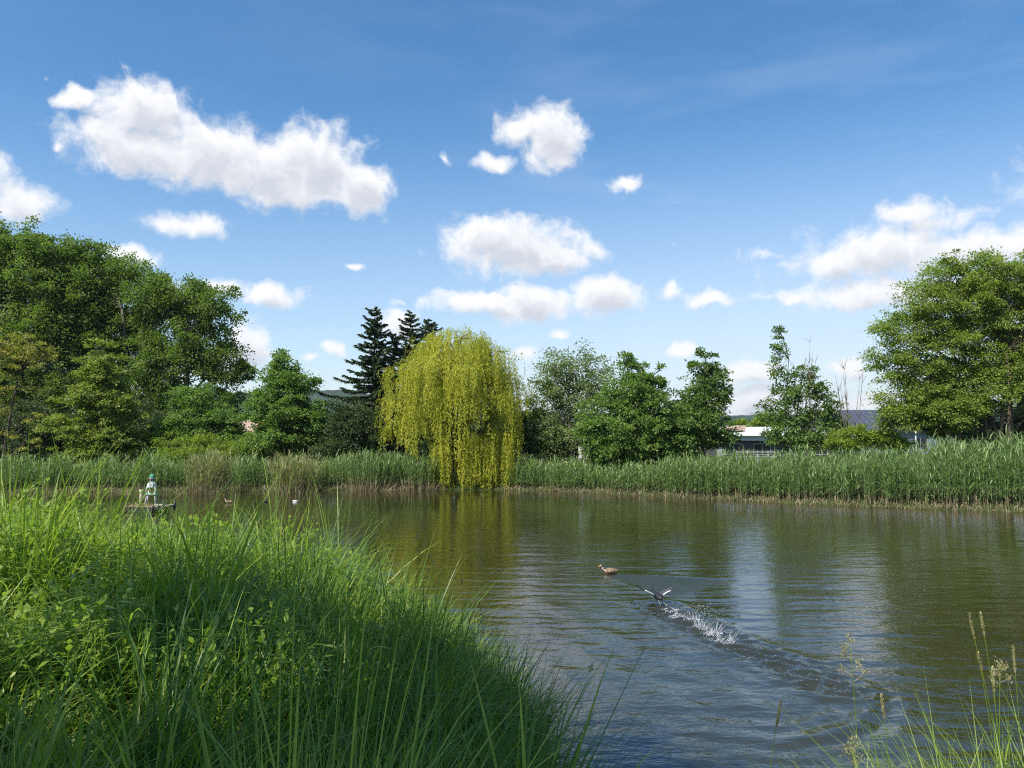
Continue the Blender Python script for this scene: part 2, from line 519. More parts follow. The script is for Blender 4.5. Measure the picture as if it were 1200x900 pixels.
def grid_mesh(name, xs, ys, zf, mats, smooth=True):
    X, Y = np.meshgrid(xs, ys)
    Z = zf(X, Y)
    nx, ny = len(xs), len(ys)
    V = np.stack([X, Y, Z], -1).reshape(-1, 3)
    i = (np.arange(ny - 1) * nx)[:, None] + np.arange(nx - 1)[None]
    Q = np.stack([i, i + 1, i + nx + 1, i + nx], -1).reshape(-1, 4)
    g = Geo(); g.add(V, Q)
    return g, X, Y


def ground():
    a = np.linspace(-1, 1, 321)
    xs = 6000 * np.sinh(a * 9.2) / np.sinh(9.2)
    ys = 6000 * np.sinh(a * 9.2) / np.sinh(9.2) + 9
    extra = np.arange(-70, 70, .8)
    xs = np.unique(np.concatenate([xs, extra])); ys = np.unique(np.concatenate([ys, np.arange(-10, 60, .7)]))
    xs = xs[np.concatenate([[True], np.diff(xs) > .05])]; ys = ys[np.concatenate([[True], np.diff(ys) > .05])]
    g, X, Y = grid_mesh('ground', xs, ys, ground_z, None)
    t = NT('meadow soil')
    nz = t.noise(1.6, 6, .6)
    c = t.ramp(nz, [(.3, (.030, .034, .014)), (.55, (.042, .062, .018)), (.75, (.070, .066, .034))])
    m = t.done(t.pbr(c, .9, .1, t.bump(nz, .6, .05)))
    o = g.build('ground', m, smooth=True)
    tag(o, kind='structure')


ground()

# --- water -----------------------------------------------------------------
RUN = [np.array(p) for p in ((3.35, 17.9), (3.78, 16.0), (4.2, 14.6), (4.75, 13.2), (5.05, 12.2))]   # line the bird ran along
RING = np.array((3.35, 12.3))


def seg_dist(X, Y, a, b):
    e = b - a; t = np.clip(((X - a[0]) * e[0] + (Y - a[1]) * e[1]) / (e @ e), 0, 1)
    return np.hypot(X - a[0] - t * e[0], Y - a[1] - t * e[1])


def run_dist(X, Y):
    d = np.full(X.shape, 1e9)
    for a, b in zip(RUN, RUN[1:]): d = np.minimum(d, seg_dist(X, Y, a, b))
    return d


HEN = np.array(at(704, 671, 21.9)[:2])


def hen_patch(X, Y):
    """inside of the swimming duck's wake, ruffled by fine ripples"""
    # wedge opening from the duck towards the lower right
    dx, dy = X - HEN[0], Y - HEN[1]
    ax = unit(np.array((.76, -.66)))
    u = dx * ax[0] + dy * ax[1]; v = -dx * ax[1] + dy * ax[0]
    w = .10 + .50 * np.maximum(u, 0)
    return sstep(1.0, .72, np.abs(v) / w) * sstep(-.1, .3, u) * sstep(3.5, 2.6, u), u, v, w


def water_z(X, Y):
    Z = np.zeros_like(X)
    near = sstep(34, 24, Y)
    # gentle swell crossing the pond, crests roughly across the view
    for (k, ang, a, ph) in ((2.6, 1.35, .0050, .3), (3.9, 1.72, .0036, 1.9), (5.6, 1.5, .0036, 4.0), (7.5, 1.75, .0030, 2.2), (9.3, 1.42, .0030, 5.2), (12.5, 1.66, .0026, 1.2), (16.5, 1.5, .0015, 3.3)):
        q = k * (np.cos(ang) * X + np.sin(ang) * Y) + ph + .9 * wav(X, Y, .35, ph) + .5 * wav(X, Y, .9, ph + 2)
        Z += a * np.sin(q) * (.55 + .45 * wav(X, Y, .23, ph + 5)) * near
    # ring wave left by the take-off
    r = np.hypot(X - RING[0], (Y - RING[1]))
    r = r + .12 * wav(X, Y, 1.1, 7)
    th = np.arctan2(Y - RING[1], X - RING[0])
    amp = np.exp(-((th + .85) / .75) ** 2) + .12
    for rr, aa, ww in ((2.05, .042, .17), (1.62, .018, .14), (1.25, .012, .12), (2.5, .012, .18)):
        Z += aa * np.exp(-((r - rr) / ww) ** 2) * amp * sstep(15.4, 13.2, Y)
    Z -= .020 * np.exp(-((r - 2.32) / .15) ** 2) * amp * sstep(15.4, 13.2, Y)
    # broken trail of the run
    d = run_dist(X, Y)
    trail = np.exp(-(d / .48) ** 2)
    Z += trail * (.034 * np.sin(9 * X + 13 * Y + 3 * wav(X, Y, 2.4, 1)) + .034 * wav(X, Y, 7.5, 4) + .022 * wav(X, Y, 15, 9))
    Z += .016 * np.exp(-((d - .62) / .13) ** 2)
    # V wake of the bird
    p, u, v, w = hen_patch(X, Y)
    Z += .012 * np.exp(-((np.abs(v) / w - 1.0) / .13) ** 2) * sstep(0, .3, u) * sstep(4.4, 2.4, u)
    Z += p * .004 * wav(X, Y, 12, 2)
    # waves spreading to the left from the run
    a = unit(np.array((.55, 1.0)))
    d2 = (X - 3.6) * -.93 + (Y - 14.6) * -.37
    Z += .006 * np.sin(d2 * 6.2 + wav(X, Y, .9, 3)) * sstep(.3, 1.0, d2) * sstep(6.5, 2.0, d2) * sstep(9.5, 11, Y) * sstep(21, 16, Y)
    return Z


def water():
    fx, fy = np.arange(-9, 15, .075), np.concatenate([np.arange(4.2, 9, .12), np.arange(9, 24, .06), np.arange(24, 34, .16)])
    xs = np.unique(np.concatenate([np.linspace(-72, -9, 80), fx, np.linspace(15, 52, 60)]))
    ys = np.unique(np.concatenate([fy, np.linspace(34, 60, 40)]))
    xs = xs[np.concatenate([[True], np.diff(xs) > .02])]; ys = ys[np.concatenate([[True], np.diff(ys) > .02])]
    g, X, Y = grid_mesh('water', xs, ys, water_z, None)
    o = g.build('water', None, smooth=True)
    me = o.data
    # how strongly the breeze or a wake ruffles each patch of the surface
    x, y = X.ravel(), Y.ravel()
    p, u, v, w = hen_patch(x, y)
    trail = np.exp(-(run_dist(x, y) / .45) ** 2)
    ruf = .34 + .30 * np.clip(wav(x, y, .16, 8) + .2, -1, 1)
    ruf *= 1 - .55 * sstep(33, 50, y)
    ruf += .35 * sstep(17, 9, y) + .12 * wav(x, y, .5, 1)
    ruf = np.clip(ruf, .10, 1) + .5 * trail
    pa = me.attributes.new('patch', 'FLOAT', 'POINT'); pa.data.foreach_set('value', p.astype(np.float32))
    a = me.attributes.new('ruffle', 'FLOAT', 'POINT'); a.data.foreach_set('value', ruf.astype(np.float32))
    t = NT('pond water')
    at_ = t.node('ShaderNodeAttribute', attribute_name='ruffle')
    n1 = t.noise(2.3, 3, .5, stretch=(.55, 1, 1))
    n2 = t.noise(7.0, 3, .55, stretch=(.5, 1, 1))
    n3 = t.noise(19.0, 2, .5, stretch=(.7, 1, 1))

    def madd(a_, b_, c_=None):
        m = t.node('ShaderNodeMath', operation='MULTIPLY_ADD' if c_ is not None else 'MULTIPLY')
        for i, q in enumerate((a_, b_, c_)):
            if q is not None: t.set(m, i, q)
        return m.outputs[0]
    n4 = t.noise(34.0, 2, .5)
    pa = t.node('ShaderNodeAttribute', attribute_name='patch')
    h = madd(n1, .056, madd(n2, .020, madd(n3, .0045)))
    h = madd(h, at_.outputs['Fac'], madd(madd(n4, .011), pa.outputs['Fac']))
    b = t.node('ShaderNodeBump'); b.inputs['Strength'].default_value = 1.0; b.inputs['Distance'].default_value = 1.0
    t.t.links.new(h, b.inputs['Height'])
    big = t.noise(.35, 3, .5)
    c = t.ramp(big, [(.3, (.021, .020, .0055)), (.7, (.028, .026, .0075))])
    p_ = t.pbr(c, madd(pa.outputs['Fac'], .20, .025), .5, b.outputs[0])
    p_.inputs['IOR'].default_value = 1.95
    me.materials.append(t.done(p_))
    tag(o, kind='structure')


water()


def hills():
    t = NT('wooded hillside')
    nz = t.noise(.035, 6, .65)
    c = t.ramp(nz, [(.35, (.018, .034, .016)), (.6, (.030, .052, .022)), (.75, (.050, .078, .030))])
    m = t.done(t.pbr(c, .95, .05))

    def ridge(name, dist, heights, depth, seed, az0=-62, az1=62, n=520):
        az = np.radians(np.linspace(az0, az1, n))
        top = np.interp(np.degrees(az), [h[0] for h in heights], [h[1] for h in heights])
        rows = []
        for k, f in enumerate((0, .35, .62, .82, .95, 1.0, .8, 0)):
            d = dist + depth * (k / 7.0 - .55)
            bumpy = .045 * np.abs(wav(az * dist, k * 7.0, .11, seed)) + .03 * np.abs(wav(az * dist, k * 3.0, .31, seed + 3))
            z = top * f * (1 + .05 * wav(az * dist, k * 40.0, .01, seed)) + (0 if f == 0 else 1) * top.mean() * bumpy - 2 * (f == 0)
            rows.append(np.stack([np.sin(az) * d, np.cos(az) * d, z], 1))
        V = np.concatenate(rows); nr = len(rows)
        i = (np.arange(nr - 1) * n)[:, None] + np.arange(n - 1)[None]
        Q = np.stack([i, i + 1, i + n + 1, i + n], -1).reshape(-1, 4)
        g = Geo(); g.add(V, Q)
        tag(g.build(name, m, smooth=False), kind='structure')
    ridge('hills', 1900, [(-62, 60), (-32, 80), (-20, 98), (-12, 102), (-6, 80), (0, 56), (8, 44), (16, 42), (24, 40), (34, 52), (62, 60)], 700, 1.0)
    ridge('hill', 2900, [(-62, 90), (-20, 120), (-10, 100), (5, 70), (14, 62), (22, 58), (34, 70), (62, 80)], 800, 4.0)


hills()

# ------------------------------------------------------------------ buildings beyond the pond
M['white_roof'] = plain('pale roof edge', (.72, .72, .70), .5, .4, .05, 2)
M['grey_wall'] = plain('grey rendered wall', (.30, .30, .30), .8, .2, .12, 2)
M['dark_wall'] = plain('dark cladding', (.07, .065, .062), .7, .3, .2, 2)
M['pale_wall'] = plain('pale rendered wall', (.52, .50, .45), .85, .2, .08, 2)
M['brick'] = plain('orange brick', (.40, .20, .11), .85, .2, .15, 8)
M['slate'] = plain('blue grey roof sheets', (.060, .068, .092), .5, .5, .2, 3)
M['blue_grey'] = plain('blue grey cladding', (.17, .20, .23), .6, .4, .1, 2)
M['fascia'] = plain('pale blue fascia', (.45, .53, .56), .5, .4, .06, 2)
M['window_frame'] = plain('grey window frames', (.30, .31, .31), .5, .4, .05, 2)
M['tile'] = plain('pale tiled roof', (.38, .27, .22), .8, .2, .2, 5)
M['steel'] = plain('galvanised steel', (.42, .43, .44), .4, .5, .12, 10)
t_ = NT('window glass')
M['pane'] = t_.done(t_.pbr((.02, .025, .03), .06, .6))


def window(parent, x0, x1, y, z0, z1, mid=1):
    """frame standing 4 cm proud of a wall facing -y, with a pane"""
    f = Geo(); b = .07
    f.box((x0, y - .05, z0), (x1, y - .002, z0 + b)); f.box((x0, y - .05, z1 - b), (x1, y - .002, z1))
    f.box((x0, y - .05, z0 + b), (x0 + b, y - .002, z1 - b)); f.box((x1 - b, y - .05, z0 + b), (x1, y - .002, z1 - b))
    for k in range(mid):
        xm = x0 + (x1 - x0) * (k + 1) / (mid + 1)
        f.box((xm - .03, y - .046, z0 + b), (xm + .03, y - .004, z1 - b))
    fo = f.build('window', M['window_frame'], parent)
    g = Geo(); g.box((x0 + b * .5, y - .03, z0 + b * .5), (x1 - b * .5, y - .012, z1 - b * .5))
    g.build('pane', M['pane'], fo)


def flat_building():
    Y = 84.0; x0 = (838 - 600) / F_PX * Y; x1 = (985 - 600) / F_PX * Y
    b = empty('flat_roofed_building', (x0, Y, .9)); w = x1 - x0
    tag(b, 'low flat roofed building with a bright white roof between the trees', 'building')
    g = Geo(); g.box((0, 0, -.6), (w, 12, 2.05)); g.build('wall', M['dark_wall'], b)
    g = Geo(); g.box((-.4, -.5, 2.05), (w + .4, 12.4, 2.52)); g.build('fascia', M['fascia'], b)
    g = Geo()
    V = [(-.7, -.9, 2.56), (w + .7, -.9, 2.56), (w + .7, 13, 3.45), (-.7, 13, 3.45), (-.7, -.9, 2.7), (w + .7, -.9, 2.7), (w + .7, 13, 3.6), (-.7, 13, 3.6)]
    g.add(V, [(3, 2, 1, 0), (4, 5, 6, 7), (0, 1, 5, 4), (1, 2, 6, 5), (2, 3, 7, 6), (3, 0, 4, 7)]); g.build('roof', M['white_roof'], b)
    g = Geo(); g.box((2.6, 3, 3.1), (4.2, 5, 3.72)); g.build('roof_vent', M['tile'], b)
    for k in range(4): window(b, 1.0 + k * 3.1, 2.9 + k * 3.1, 0, .5, 1.75)
    g = Geo(); g.box((.1, -.06, -.4), (.9, -.004, 1.8)); g.build('door', M['grey_wall'], b)


def slate_building():
    Y = 92.0; x0 = (1003 - 600) / F_PX * Y; x1 = (1096 - 600) / F_PX * Y; w = x1 - x0
    b = empty('slate_roofed_building', (x0, Y, .9))
    tag(b, 'building with a dark blue grey pitched roof beside the big right tree', 'building')
    g = Geo(); g.box((0, 0, -.6), (w, 9, 3.0)); g.build('wall', M['blue_grey'], b)
    g = Geo()
    V = [(-.3, -.5, 3.0), (w + .3, -.5, 3.0), (w + .3, 4.5, 5.55), (-.3, 4.5, 5.55), (w + .3, 9.5, 3.0), (-.3, 9.5, 3.0)]
    V += [(x, y, z + .18) for x, y, z in V]
    g.add(V, [(6, 7, 8, 9), (9, 8, 10, 11), (1, 0, 3, 2), (2, 3, 5, 4), (0, 1, 7, 6), (4, 5, 11, 10), (1, 2, 8, 7), (2, 4, 10, 8), (3, 0, 6, 9), (5, 3, 9, 11)])
    ro = g.build('roof', M['slate'], b)
    g = Geo()
    for k in range(14):
        x = .2 + k * (w - .4) / 13
        V = [(x - .02, -.5, 3.19), (x + .02, -.5, 3.19), (x + .02, 4.45, 5.72), (x - .02, 4.45, 5.72), (x - .02, -.5, 3.24), (x + .02, -.5, 3.24), (x + .02, 4.45, 5.77), (x - .02, 4.45, 5.77)]
        g.add(V, [(4, 5, 6, 7), (0, 1, 5, 4), (1, 2, 6, 5), (3, 0, 4, 7)])
    g.build('standing_seam', M['slate'], ro)
    g = Geo(); g.box((.4, -.12, 2.88), (w - .4, -.51 + .4, 2.99)); g.build('gutter', M['steel'], b)
    for k in range(3): window(b, .8 + k * 3, 2.4 + k * 3, 0, .9, 2.3)


def pale_building():
    Y = 78.0; x0 = (602 - 600) / F_PX * Y; x1 = (745 - 600) / F_PX * Y; w = x1 - x0
    b = empty('pale_low_building', (x0, Y, .85))
    tag(b, 'pale low building glimpsed behind the airy trees right of the willow', 'building')
    g = Geo(); g.box((0, 0, -.6), (w, 8, 2.2)); g.build('wall', M['pale_wall'], b)
    g = Geo(); g.box((-.3, -.35, 2.2), (w + .3, 8.3, 2.42)); g.build('roof', M['white_roof'], b)
    for k in range(4): window(b, .8 + k * 3, 2.3 + k * 3, 0, .8, 1.8)


def brick_house():
    Y = 96.0; x0 = (262 - 600) / F_PX * Y; w = 5.6
    b = empty('brick_house', (x0, Y, .9))
    tag(b, 'orange brick house with pale roof behind the left trees', 'house')
    g = Geo(); g.box((0, 0, -.6), (w, 7, 2.6)); g.build('wall', M['brick'], b)
    g = Geo()
    V = [(-.4, -.5, 2.55), (w + .4, -.5, 2.55), (w + .4, 3.5, 4.4), (-.4, 3.5, 4.4), (w + .4, 7.5, 2.55), (-.4, 7.5, 2.55)]
    V += [(x, y, z + .2) for x, y, z in V]
    g.add(V, [(6, 7, 8, 9), (9, 8, 10, 11), (1, 0, 3, 2), (2, 3, 5, 4), (0, 1, 7, 6), (4, 5, 11, 10), (1, 2, 8, 7), (2, 4, 10, 8), (3, 0, 6, 9), (5, 3, 9, 11)])
    ro = g.build('roof', M['tile'], b)
    g = Geo(); g.box((3.6, 2.2, 3.6), (4.3, 2.9, 4.9)); g.build('chimney', M['brick'], ro)
    for k in range(2): window(b, .7 + k * 2.4, 2.0 + k * 2.4, 0, .8, 2.0)


def rail_fence(px0, px1, Y, z0, label, n):
    x0, x1 = (px0 - 600) / F_PX * Y, (px1 - 600) / F_PX * Y
    b = empty('rail_fence', (x0, Y, z0)); w = x1 - x0
    tag(b, label, 'fence', 'rail fences on the far bank')
    for h in (1.05, .62):
        g = Geo(); g.box((0, -.03, h), (w, .03, h + .08)); g.build('rail', M['window_frame'], b)
    for k in range(n):
        g = Geo(); x = .05 + (w - .1) * k / (n - 1); g.box((x - .045, .032, -.4), (x + .045, .12, 1.2)); g.build('post', M['steel'], b)


flat_building(); slate_building(); pale_building(); brick_house()
rail_fence(590, 722, 64, 1.0, 'white rail fence behind reeds right of the willow', 8)
rail_fence(862, 912, 70, 1.0, 'white rail fence in front of the white roofed building', 5)


def pole():
    p = at(1073, 506, 66)
    b = empty('flag_pole', (p.x, p.y, 1.0)); tag(b, 'thin pale metal pole beside the right tree', 'pole')
    g = Geo(); g.tube([(0, 0, -.3), (0, 0, 1.2), (0, 0, 3.3)], [.06, .055, .045], 8); g.build('mast', M['steel'], b, smooth=True)
    g = Geo(); g.tube([(0, 0, 3.3), (0, 0, 3.34), (0, 0, 3.42), (0, 0, 3.45)], [.05, .085, .07, .01], 8); g.build('cap', M['window_frame'], b, smooth=True)


pole()

# ------------------------------------------------------------------ trees


def limb(g, a, b, r0, r1, rng, sag=.0, n=6, seg=5, wob=.05):
    a, b = np.asarray(a, float), np.asarray(b, float)
    L = np.linalg.norm(b - a)
    t = np.linspace(0, 1, n)[:, None]
    ctrl = (a + b) / 2 + np.array((0, 0, sag * L)) + rng.normal(0, wob * L, 3)
    P = (1 - t) ** 2 * a + 2 * t * (1 - t) * ctrl + t ** 2 * b
    g.tube(P, np.linspace(r0, r1, n), seg)
    return P


def px_lobes(spec, base, Y):
    """crown lobes given as seen in the photo, turned into metres about the trunk's base"""
    out = []
    for q in spec:
        cx, cyy, rx, ry = q[:4]
        dy = q[4] if len(q) > 4 else 0.0
        p = at(cx, cyy, Y) - Vector(base)
        s = Y / F_PX
        out.append((p.x, dy, p.z, rx * s, rx * s * .85, ry * s))
    return out


def tree(name, label, cat, px, Y, spec, mat, bark='bark', clusters=260, per=60, cr=.55, leaf=(.20, .11), flat=.6, droop=.15,
         trunk_r=.2, seed=1, group=None, shell=.4, trunk_top=.75, up=.7, stems=1, noise=.28, limbs=True):
    rng = np.random.default_rng(seed)
    X = (px - 600) / F_PX * Y
    base = (X, Y, float(ground_z(X, Y)))
    lobes = px_lobes(spec, base, Y)
    root = empty(name, base); tag(root, label, cat, group)
    zt = max(l[2] + .3 * l[5] for l in lobes)
    # --- wood
    wood = Geo(); trunks = []
    for k in range(stems):
        lean = rng.normal(0, .05, 2) * zt + (0 if stems == 1 else 1) * rng.normal(0, .05, 2) * zt
        top = np.array((lean[0] + .4 * np.mean([l[0] for l in lobes]), lean[1], zt * trunk_top))
        b0 = np.array((rng.normal(0, .25) if stems > 1 else 0, rng.normal(0, .25) if stems > 1 else 0, -.3))
        P = limb(wood, b0, top, trunk_r, trunk_r * .3, rng, 0, 9, 7)
        trunks.append(P)
    areas = np.array([l[3] * l[4] + l[3] * l[5] for l in lobes]); areas /= areas.sum()
    crown = Geo()
    for l, a in zip(lobes, areas):
        c = np.array(l[:3]); r = np.array(l[3:])
        n = max(6, int(clusters * 1.55 * a))
        crl = max(.24, min(cr, .55 * r.min()) * .88)
        d = unit(rng.normal(size=(n, 3)))
        rad = shell + (1 - shell) * rng.random(n) ** .55
        rad *= 1 + noise * wav(d[:, 0] * 4 + seed, d[:, 2] * 4, 1.2, seed) + .06 * rng.normal(size=n)
        C = c + d * r * rad[:, None]
        C[:, 2] = np.maximum(C[:, 2], .25)
        # limb to the lobe and twigs to some clusters
        if limbs:
            tr = min(trunks, key=lambda q: np.hypot(*(q[-1] - c)[:2]) + rng.random() * .5)
            j = np.clip(int(len(tr) * np.clip((c[2] - .8 * r[2] - .25 * np.hypot(c[0], c[1])) / (zt * trunk_top + .01), .15, .9)), 1, len(tr) - 1)
            main = limb(wood, tr[j], c + np.array((0, 0, .2 * r[2])), trunk_r * .42, trunk_r * .14, rng, .06, 6, 5)
            for q in rng.permutation(n)[:max(4, int(n * .22))]:
                src = main[rng.integers(2, len(main))] if rng.random() < .7 else tr[min(len(tr) - 1, j + rng.integers(0, 2))]
                limb(wood, src, C[q], trunk_r * .13, .012, rng, .05, 4, 4)
        sprig = rng.random(n) < .14
        C[sprig] = c + (C[sprig] - c) * rng.uniform(1.05, 1.35, (sprig.sum(), 1))
        m = np.maximum(8, (np.where(sprig, .45, 1) * per * 1.35 * rng.uniform(.5, 1.5, n)).astype(int))
        idx = np.repeat(np.arange(n), m); k = len(idx)
        crl = np.where(sprig, .6 * crl, crl)
        size = (crl * rng.uniform(.6, 1.35, n))[idx][:, None]
        off = rng.normal(size=(k, 3)) * size * np.array((1, 1, flat)) * .62
        # a spray reaches outward from the crown and its outer end hangs a little
        out = unit((C - c) / r ** .5)[idx]
        P = C[idx] + off
        P[:, 2] -= .18 * (off[:, 0] ** 2 + off[:, 1] ** 2) / (size[:, 0] + .1)
        P[:, 2] = np.maximum(P[:, 2], .05)
        D = unit(out * .5 + unit(off) * .55 + rng.normal(size=(k, 3)) * .45 + np.array((0, 0, -droop)))
        N = unit(out * .35 + rng.normal(size=(k, 3)) * .5 + np.array((0, 0, up)))
        ct = rng.normal(.5, .13, n)[idx]
        tint = np.clip(ct + rng.normal(0, .16, k), 0, 1)
        crown.leaves(P, D, N, leaf[0] * rng.uniform(.7, 1.4, k), leaf[1] * rng.uniform(.8, 1.4, k), tint)
    wood.build('trunk', M[bark], root, smooth=True)
    crown.build('crown', M[mat], root)
    return root


# the tall row at the left
BIG = dict(cat='tree', bark='bark_grey', mat='leaf_poplar', per=115, cr=.80, leaf=(.22, .15), trunk_r=.34, group='tall trees at the left of the pond', up=.5)
tree('broadleaf_tree', 'tallest broadleaf tree at the left edge, its crown cut by the frame', px=-22, Y=74,
     spec=[(-40, 325, 70, 62), (-15, 300, 48, 42), (-10, 400, 70, 70), (-45, 470, 60, 60), (30, 470, 40, 50)], clusters=430, seed=11, **BIG)
tree('broadleaf_tree', 'second tall broadleaf tree from the left edge, behind the golden tree', px=62, Y=73,
     spec=[(55, 318, 52, 48), (30, 300, 34, 34), (85, 350, 46, 50), (50, 410, 60, 62), (85, 480, 44, 48)], clusters=430, seed=12, **BIG)
tree('broadleaf_tree', 'tall broadleaf tree directly behind the pale layered maple', px=138, Y=75,
     spec=[(112, 322, 42, 38), (150, 350, 44, 46), (120, 400, 52, 56), (160, 440, 42, 60), (140, 500, 44, 30)], clusters=400, seed=13, **BIG)
tree('broadleaf_tree', 'right end tree of the tall left row with sky showing through it', px=212, Y=72,
     spec=[(178, 350, 28, 32), (205, 350, 30, 28), (243, 360, 36, 30), (232, 405, 40, 32), (265, 425, 26, 26), (190, 420, 34, 44), (258, 470, 28, 20), (285, 432, 14, 10), (200, 490, 40, 34), (240, 500, 38, 22)],
     clusters=330, seed=14, shell=.3, **BIG)
tree('broadleaf_tree', 'broadleaf tree standing beyond the left edge of the picture', px=-150, Y=72,
     spec=[(-150, 330, 70, 70), (-140, 430, 80, 80)], clusters=260, seed=15, **BIG)
# smaller trees in front of it
tree('golden_tree', 'golden yellow leaved tree at the left edge in front of the tall trees', 'tree', 4, 57,
     [(5, 400, 30, 16), (35, 405, 24, 12), (52, 412, 18, 8), (35, 425, 26, 10), (-10, 420, 34, 26), (20, 450, 16, 10), (-6, 470, 20, 16), (42, 490, 12, 8), (32, 515, 14, 9), (0, 510, 12, 10)],
     'leaf_golden', clusters=85, per=56, cr=.40, leaf=(.15, .09), flat=.35, seed=21, droop=.4, trunk_r=.16)
tree('maple_tree', 'pale green layered maple at the left in front of the tall trees', 'tree', 121, 58,
     [(119, 412, 16, 16), (121, 436, 30, 20), (110, 462, 42, 18), (132, 478, 36, 18), (104, 500, 44, 17), (136, 512, 40, 16), (116, 530, 48, 12)],
     'leaf_hornbeam', clusters=300, per=64, cr=.45, leaf=(.19, .13), flat=.32, seed=22, droop=.3, trunk_r=.17, up=.9)
tree('small_tree', 'mid green small tree below the right end of the tall row', 'tree', 232, 61,
     [(226, 464, 24, 16), (232, 488, 38, 20), (252, 500, 34, 22), (210, 508, 34, 20), (240, 520, 44, 16)],
     'leaf_green', clusters=230, per=64, cr=.45, leaf=(.18, .11), flat=.4, seed=23, trunk_r=.14)
tree('cone_shaped_tree', 'rounded cone shaped green tree standing alone left of the spruces', 'tree', 336, 60,
     [(333, 428, 18, 18), (338, 452, 33, 22), (330, 478, 45, 24), (345, 498, 48, 24), (325, 518, 50, 20)],
     'leaf_green', clusters=420, per=64, cr=.45, leaf=(.19, .12), flat=.42, seed=24, trunk_r=.18, up=.9)

# willow, spruces: see below
tree('airy_tree', 'airy pale leaved tree with sky showing through, right of the willow', 'tree', 672, 57,
     [(672, 425, 36, 22), (645, 445, 26, 22), (700, 448, 22, 24), (668, 455, 46, 26), (640, 490, 28, 28), (690, 490, 30, 26), (655, 500, 40, 26), (648, 522, 36, 18), (640, 470, 26, 26)],
     'leaf_pale', 'bark_grey', clusters=300, per=38, cr=.5, leaf=(.16, .10), seed=31, trunk_r=.16, stems=3, shell=.15, trunk_top=.85)
tree('bushy_tree', 'dense mid green bushy tree with upright shoots, right of the airy tree', 'tree', 742, 53,
     [(734, 420, 5, 14), (741, 432, 7, 16), (752, 436, 8, 16), (775, 436, 5, 14), (770, 452, 10, 12), (742, 462, 34, 22), (712, 482, 32, 26), (765, 478, 34, 24), (790, 492, 26, 26), (700, 508, 26, 24), (756, 455, 18, 20), (728, 445, 16, 18), (736, 505, 52, 26), (780, 512, 40, 22), (728, 528, 40, 14)],
     'leaf_green', clusters=420, per=46, cr=.44, leaf=(.19, .11), seed=32, trunk_r=.17, stems=3, flat=.5)
tree('slender_tree', 'slender dark green tree left of the white roofed building', 'tree', 826, 54,
     [(826, 416, 9, 8), (836, 426, 10, 8), (820, 430, 13, 11), (832, 444, 17, 12), (844, 436, 7, 6), (822, 455, 20, 14), (842, 462, 14, 12), (826, 474, 24, 14), (805, 470, 12, 14), (842, 490, 12, 8), (815, 498, 36, 22), (840, 512, 28, 14), (798, 512, 30, 22), (790, 480, 14, 18)],
     'leaf_young', clusters=300, per=38, cr=.42, leaf=(.19, .11), seed=33, trunk_r=.14, shell=.25, flat=.45)
tree('young_tree', 'young dark green tree with a thin leading shoot right of the white roof', 'tree', 926, 49,
     [(913, 388, 3, 10), (911, 404, 6, 8), (916, 418, 7, 9), (908, 432, 9, 10), (926, 440, 12, 10), (944, 434, 12, 9), (938, 452, 20, 14), (958, 458, 18, 10), (918, 462, 18, 14), (968, 476, 16, 10), (925, 486, 24, 16), (952, 496, 32, 18), (978, 492, 14, 14), (908, 506, 18, 14), (940, 515, 34, 12), (895, 480, 10, 8)],
     'leaf_young', 'bark_grey', clusters=250, per=27, cr=.36, leaf=(.17, .10), seed=34, trunk_r=.07, stems=3, shell=.2, flat=.5, trunk_top=.8)
tree('spreading_tree', 'big bright green spreading tree at the right edge with several leaning stems', 'tree', 1178, 45,
     [(1120, 325, 40, 26), (1165, 320, 50, 28), (1205, 330, 50, 34), (1090, 355, 40, 34), (1140, 360, 50, 36), (1190, 370, 50, 38), (1062, 390, 36, 34), (1110, 405, 46, 34), (1160, 420, 46, 26),
      (1048, 425, 28, 30), (1060, 462, 30, 26), (1088, 450, 30, 30), (1078, 490, 26, 14), (1215, 420, 40, 40), (1250, 360, 60, 60), (1130, 480, 26, 14), (1240, 460, 50, 40), (1105, 478, 50, 26), (1150, 452, 44, 26), (1062, 488, 30, 22), (1185, 440, 40, 26), (1200, 400, 40, 30)],
     'leaf_ash', 'bark_warm', clusters=1000, per=84, cr=.48, leaf=(.145, .075), seed=35, trunk_r=.15, stems=6, shell=.3, trunk_top=.6, up=.8, droop=.25, flat=.5)
tree('slim_tree', 'slim reddish stemmed tree under the left side of the spreading tree', 'tree', 1106, 46,
     [(1104, 440, 24, 22), (1092, 470, 22, 18), (1118, 475, 20, 18), (1100, 500, 26, 10)],
     'leaf_young', 'bark_warm', clusters=90, per=45, cr=.45, leaf=(.17, .09), seed=36, trunk_r=.12, shell=.1, trunk_top=.9)

SH = dict(cat='shrub', bark='bark', limbs=True, trunk_r=.06, stems=4, trunk_top=.6, flat=.6)
tree('shrub', 'yellow green shrub in front of the small tree, above the left reeds', px=225, Y=57, spec=[(205, 524, 22, 11), (240, 522, 26, 12), (272, 528, 18, 10), (222, 534, 44, 8)],
     mat='leaf_lime', clusters=130, per=60, cr=.32, leaf=(.14, .09), seed=41, **SH)
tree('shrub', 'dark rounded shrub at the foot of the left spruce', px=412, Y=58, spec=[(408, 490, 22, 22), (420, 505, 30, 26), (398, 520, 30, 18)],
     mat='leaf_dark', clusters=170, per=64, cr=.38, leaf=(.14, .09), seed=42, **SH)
tree('shrub', 'dark shrub between the willow and the airy tree', px=628, Y=59, spec=[(618, 505, 22, 26), (634, 520, 28, 20), (655, 532, 22, 14), (606, 525, 18, 22)],
     mat='leaf_young', clusters=150, per=60, cr=.38, leaf=(.15, .09), seed=43, **SH)
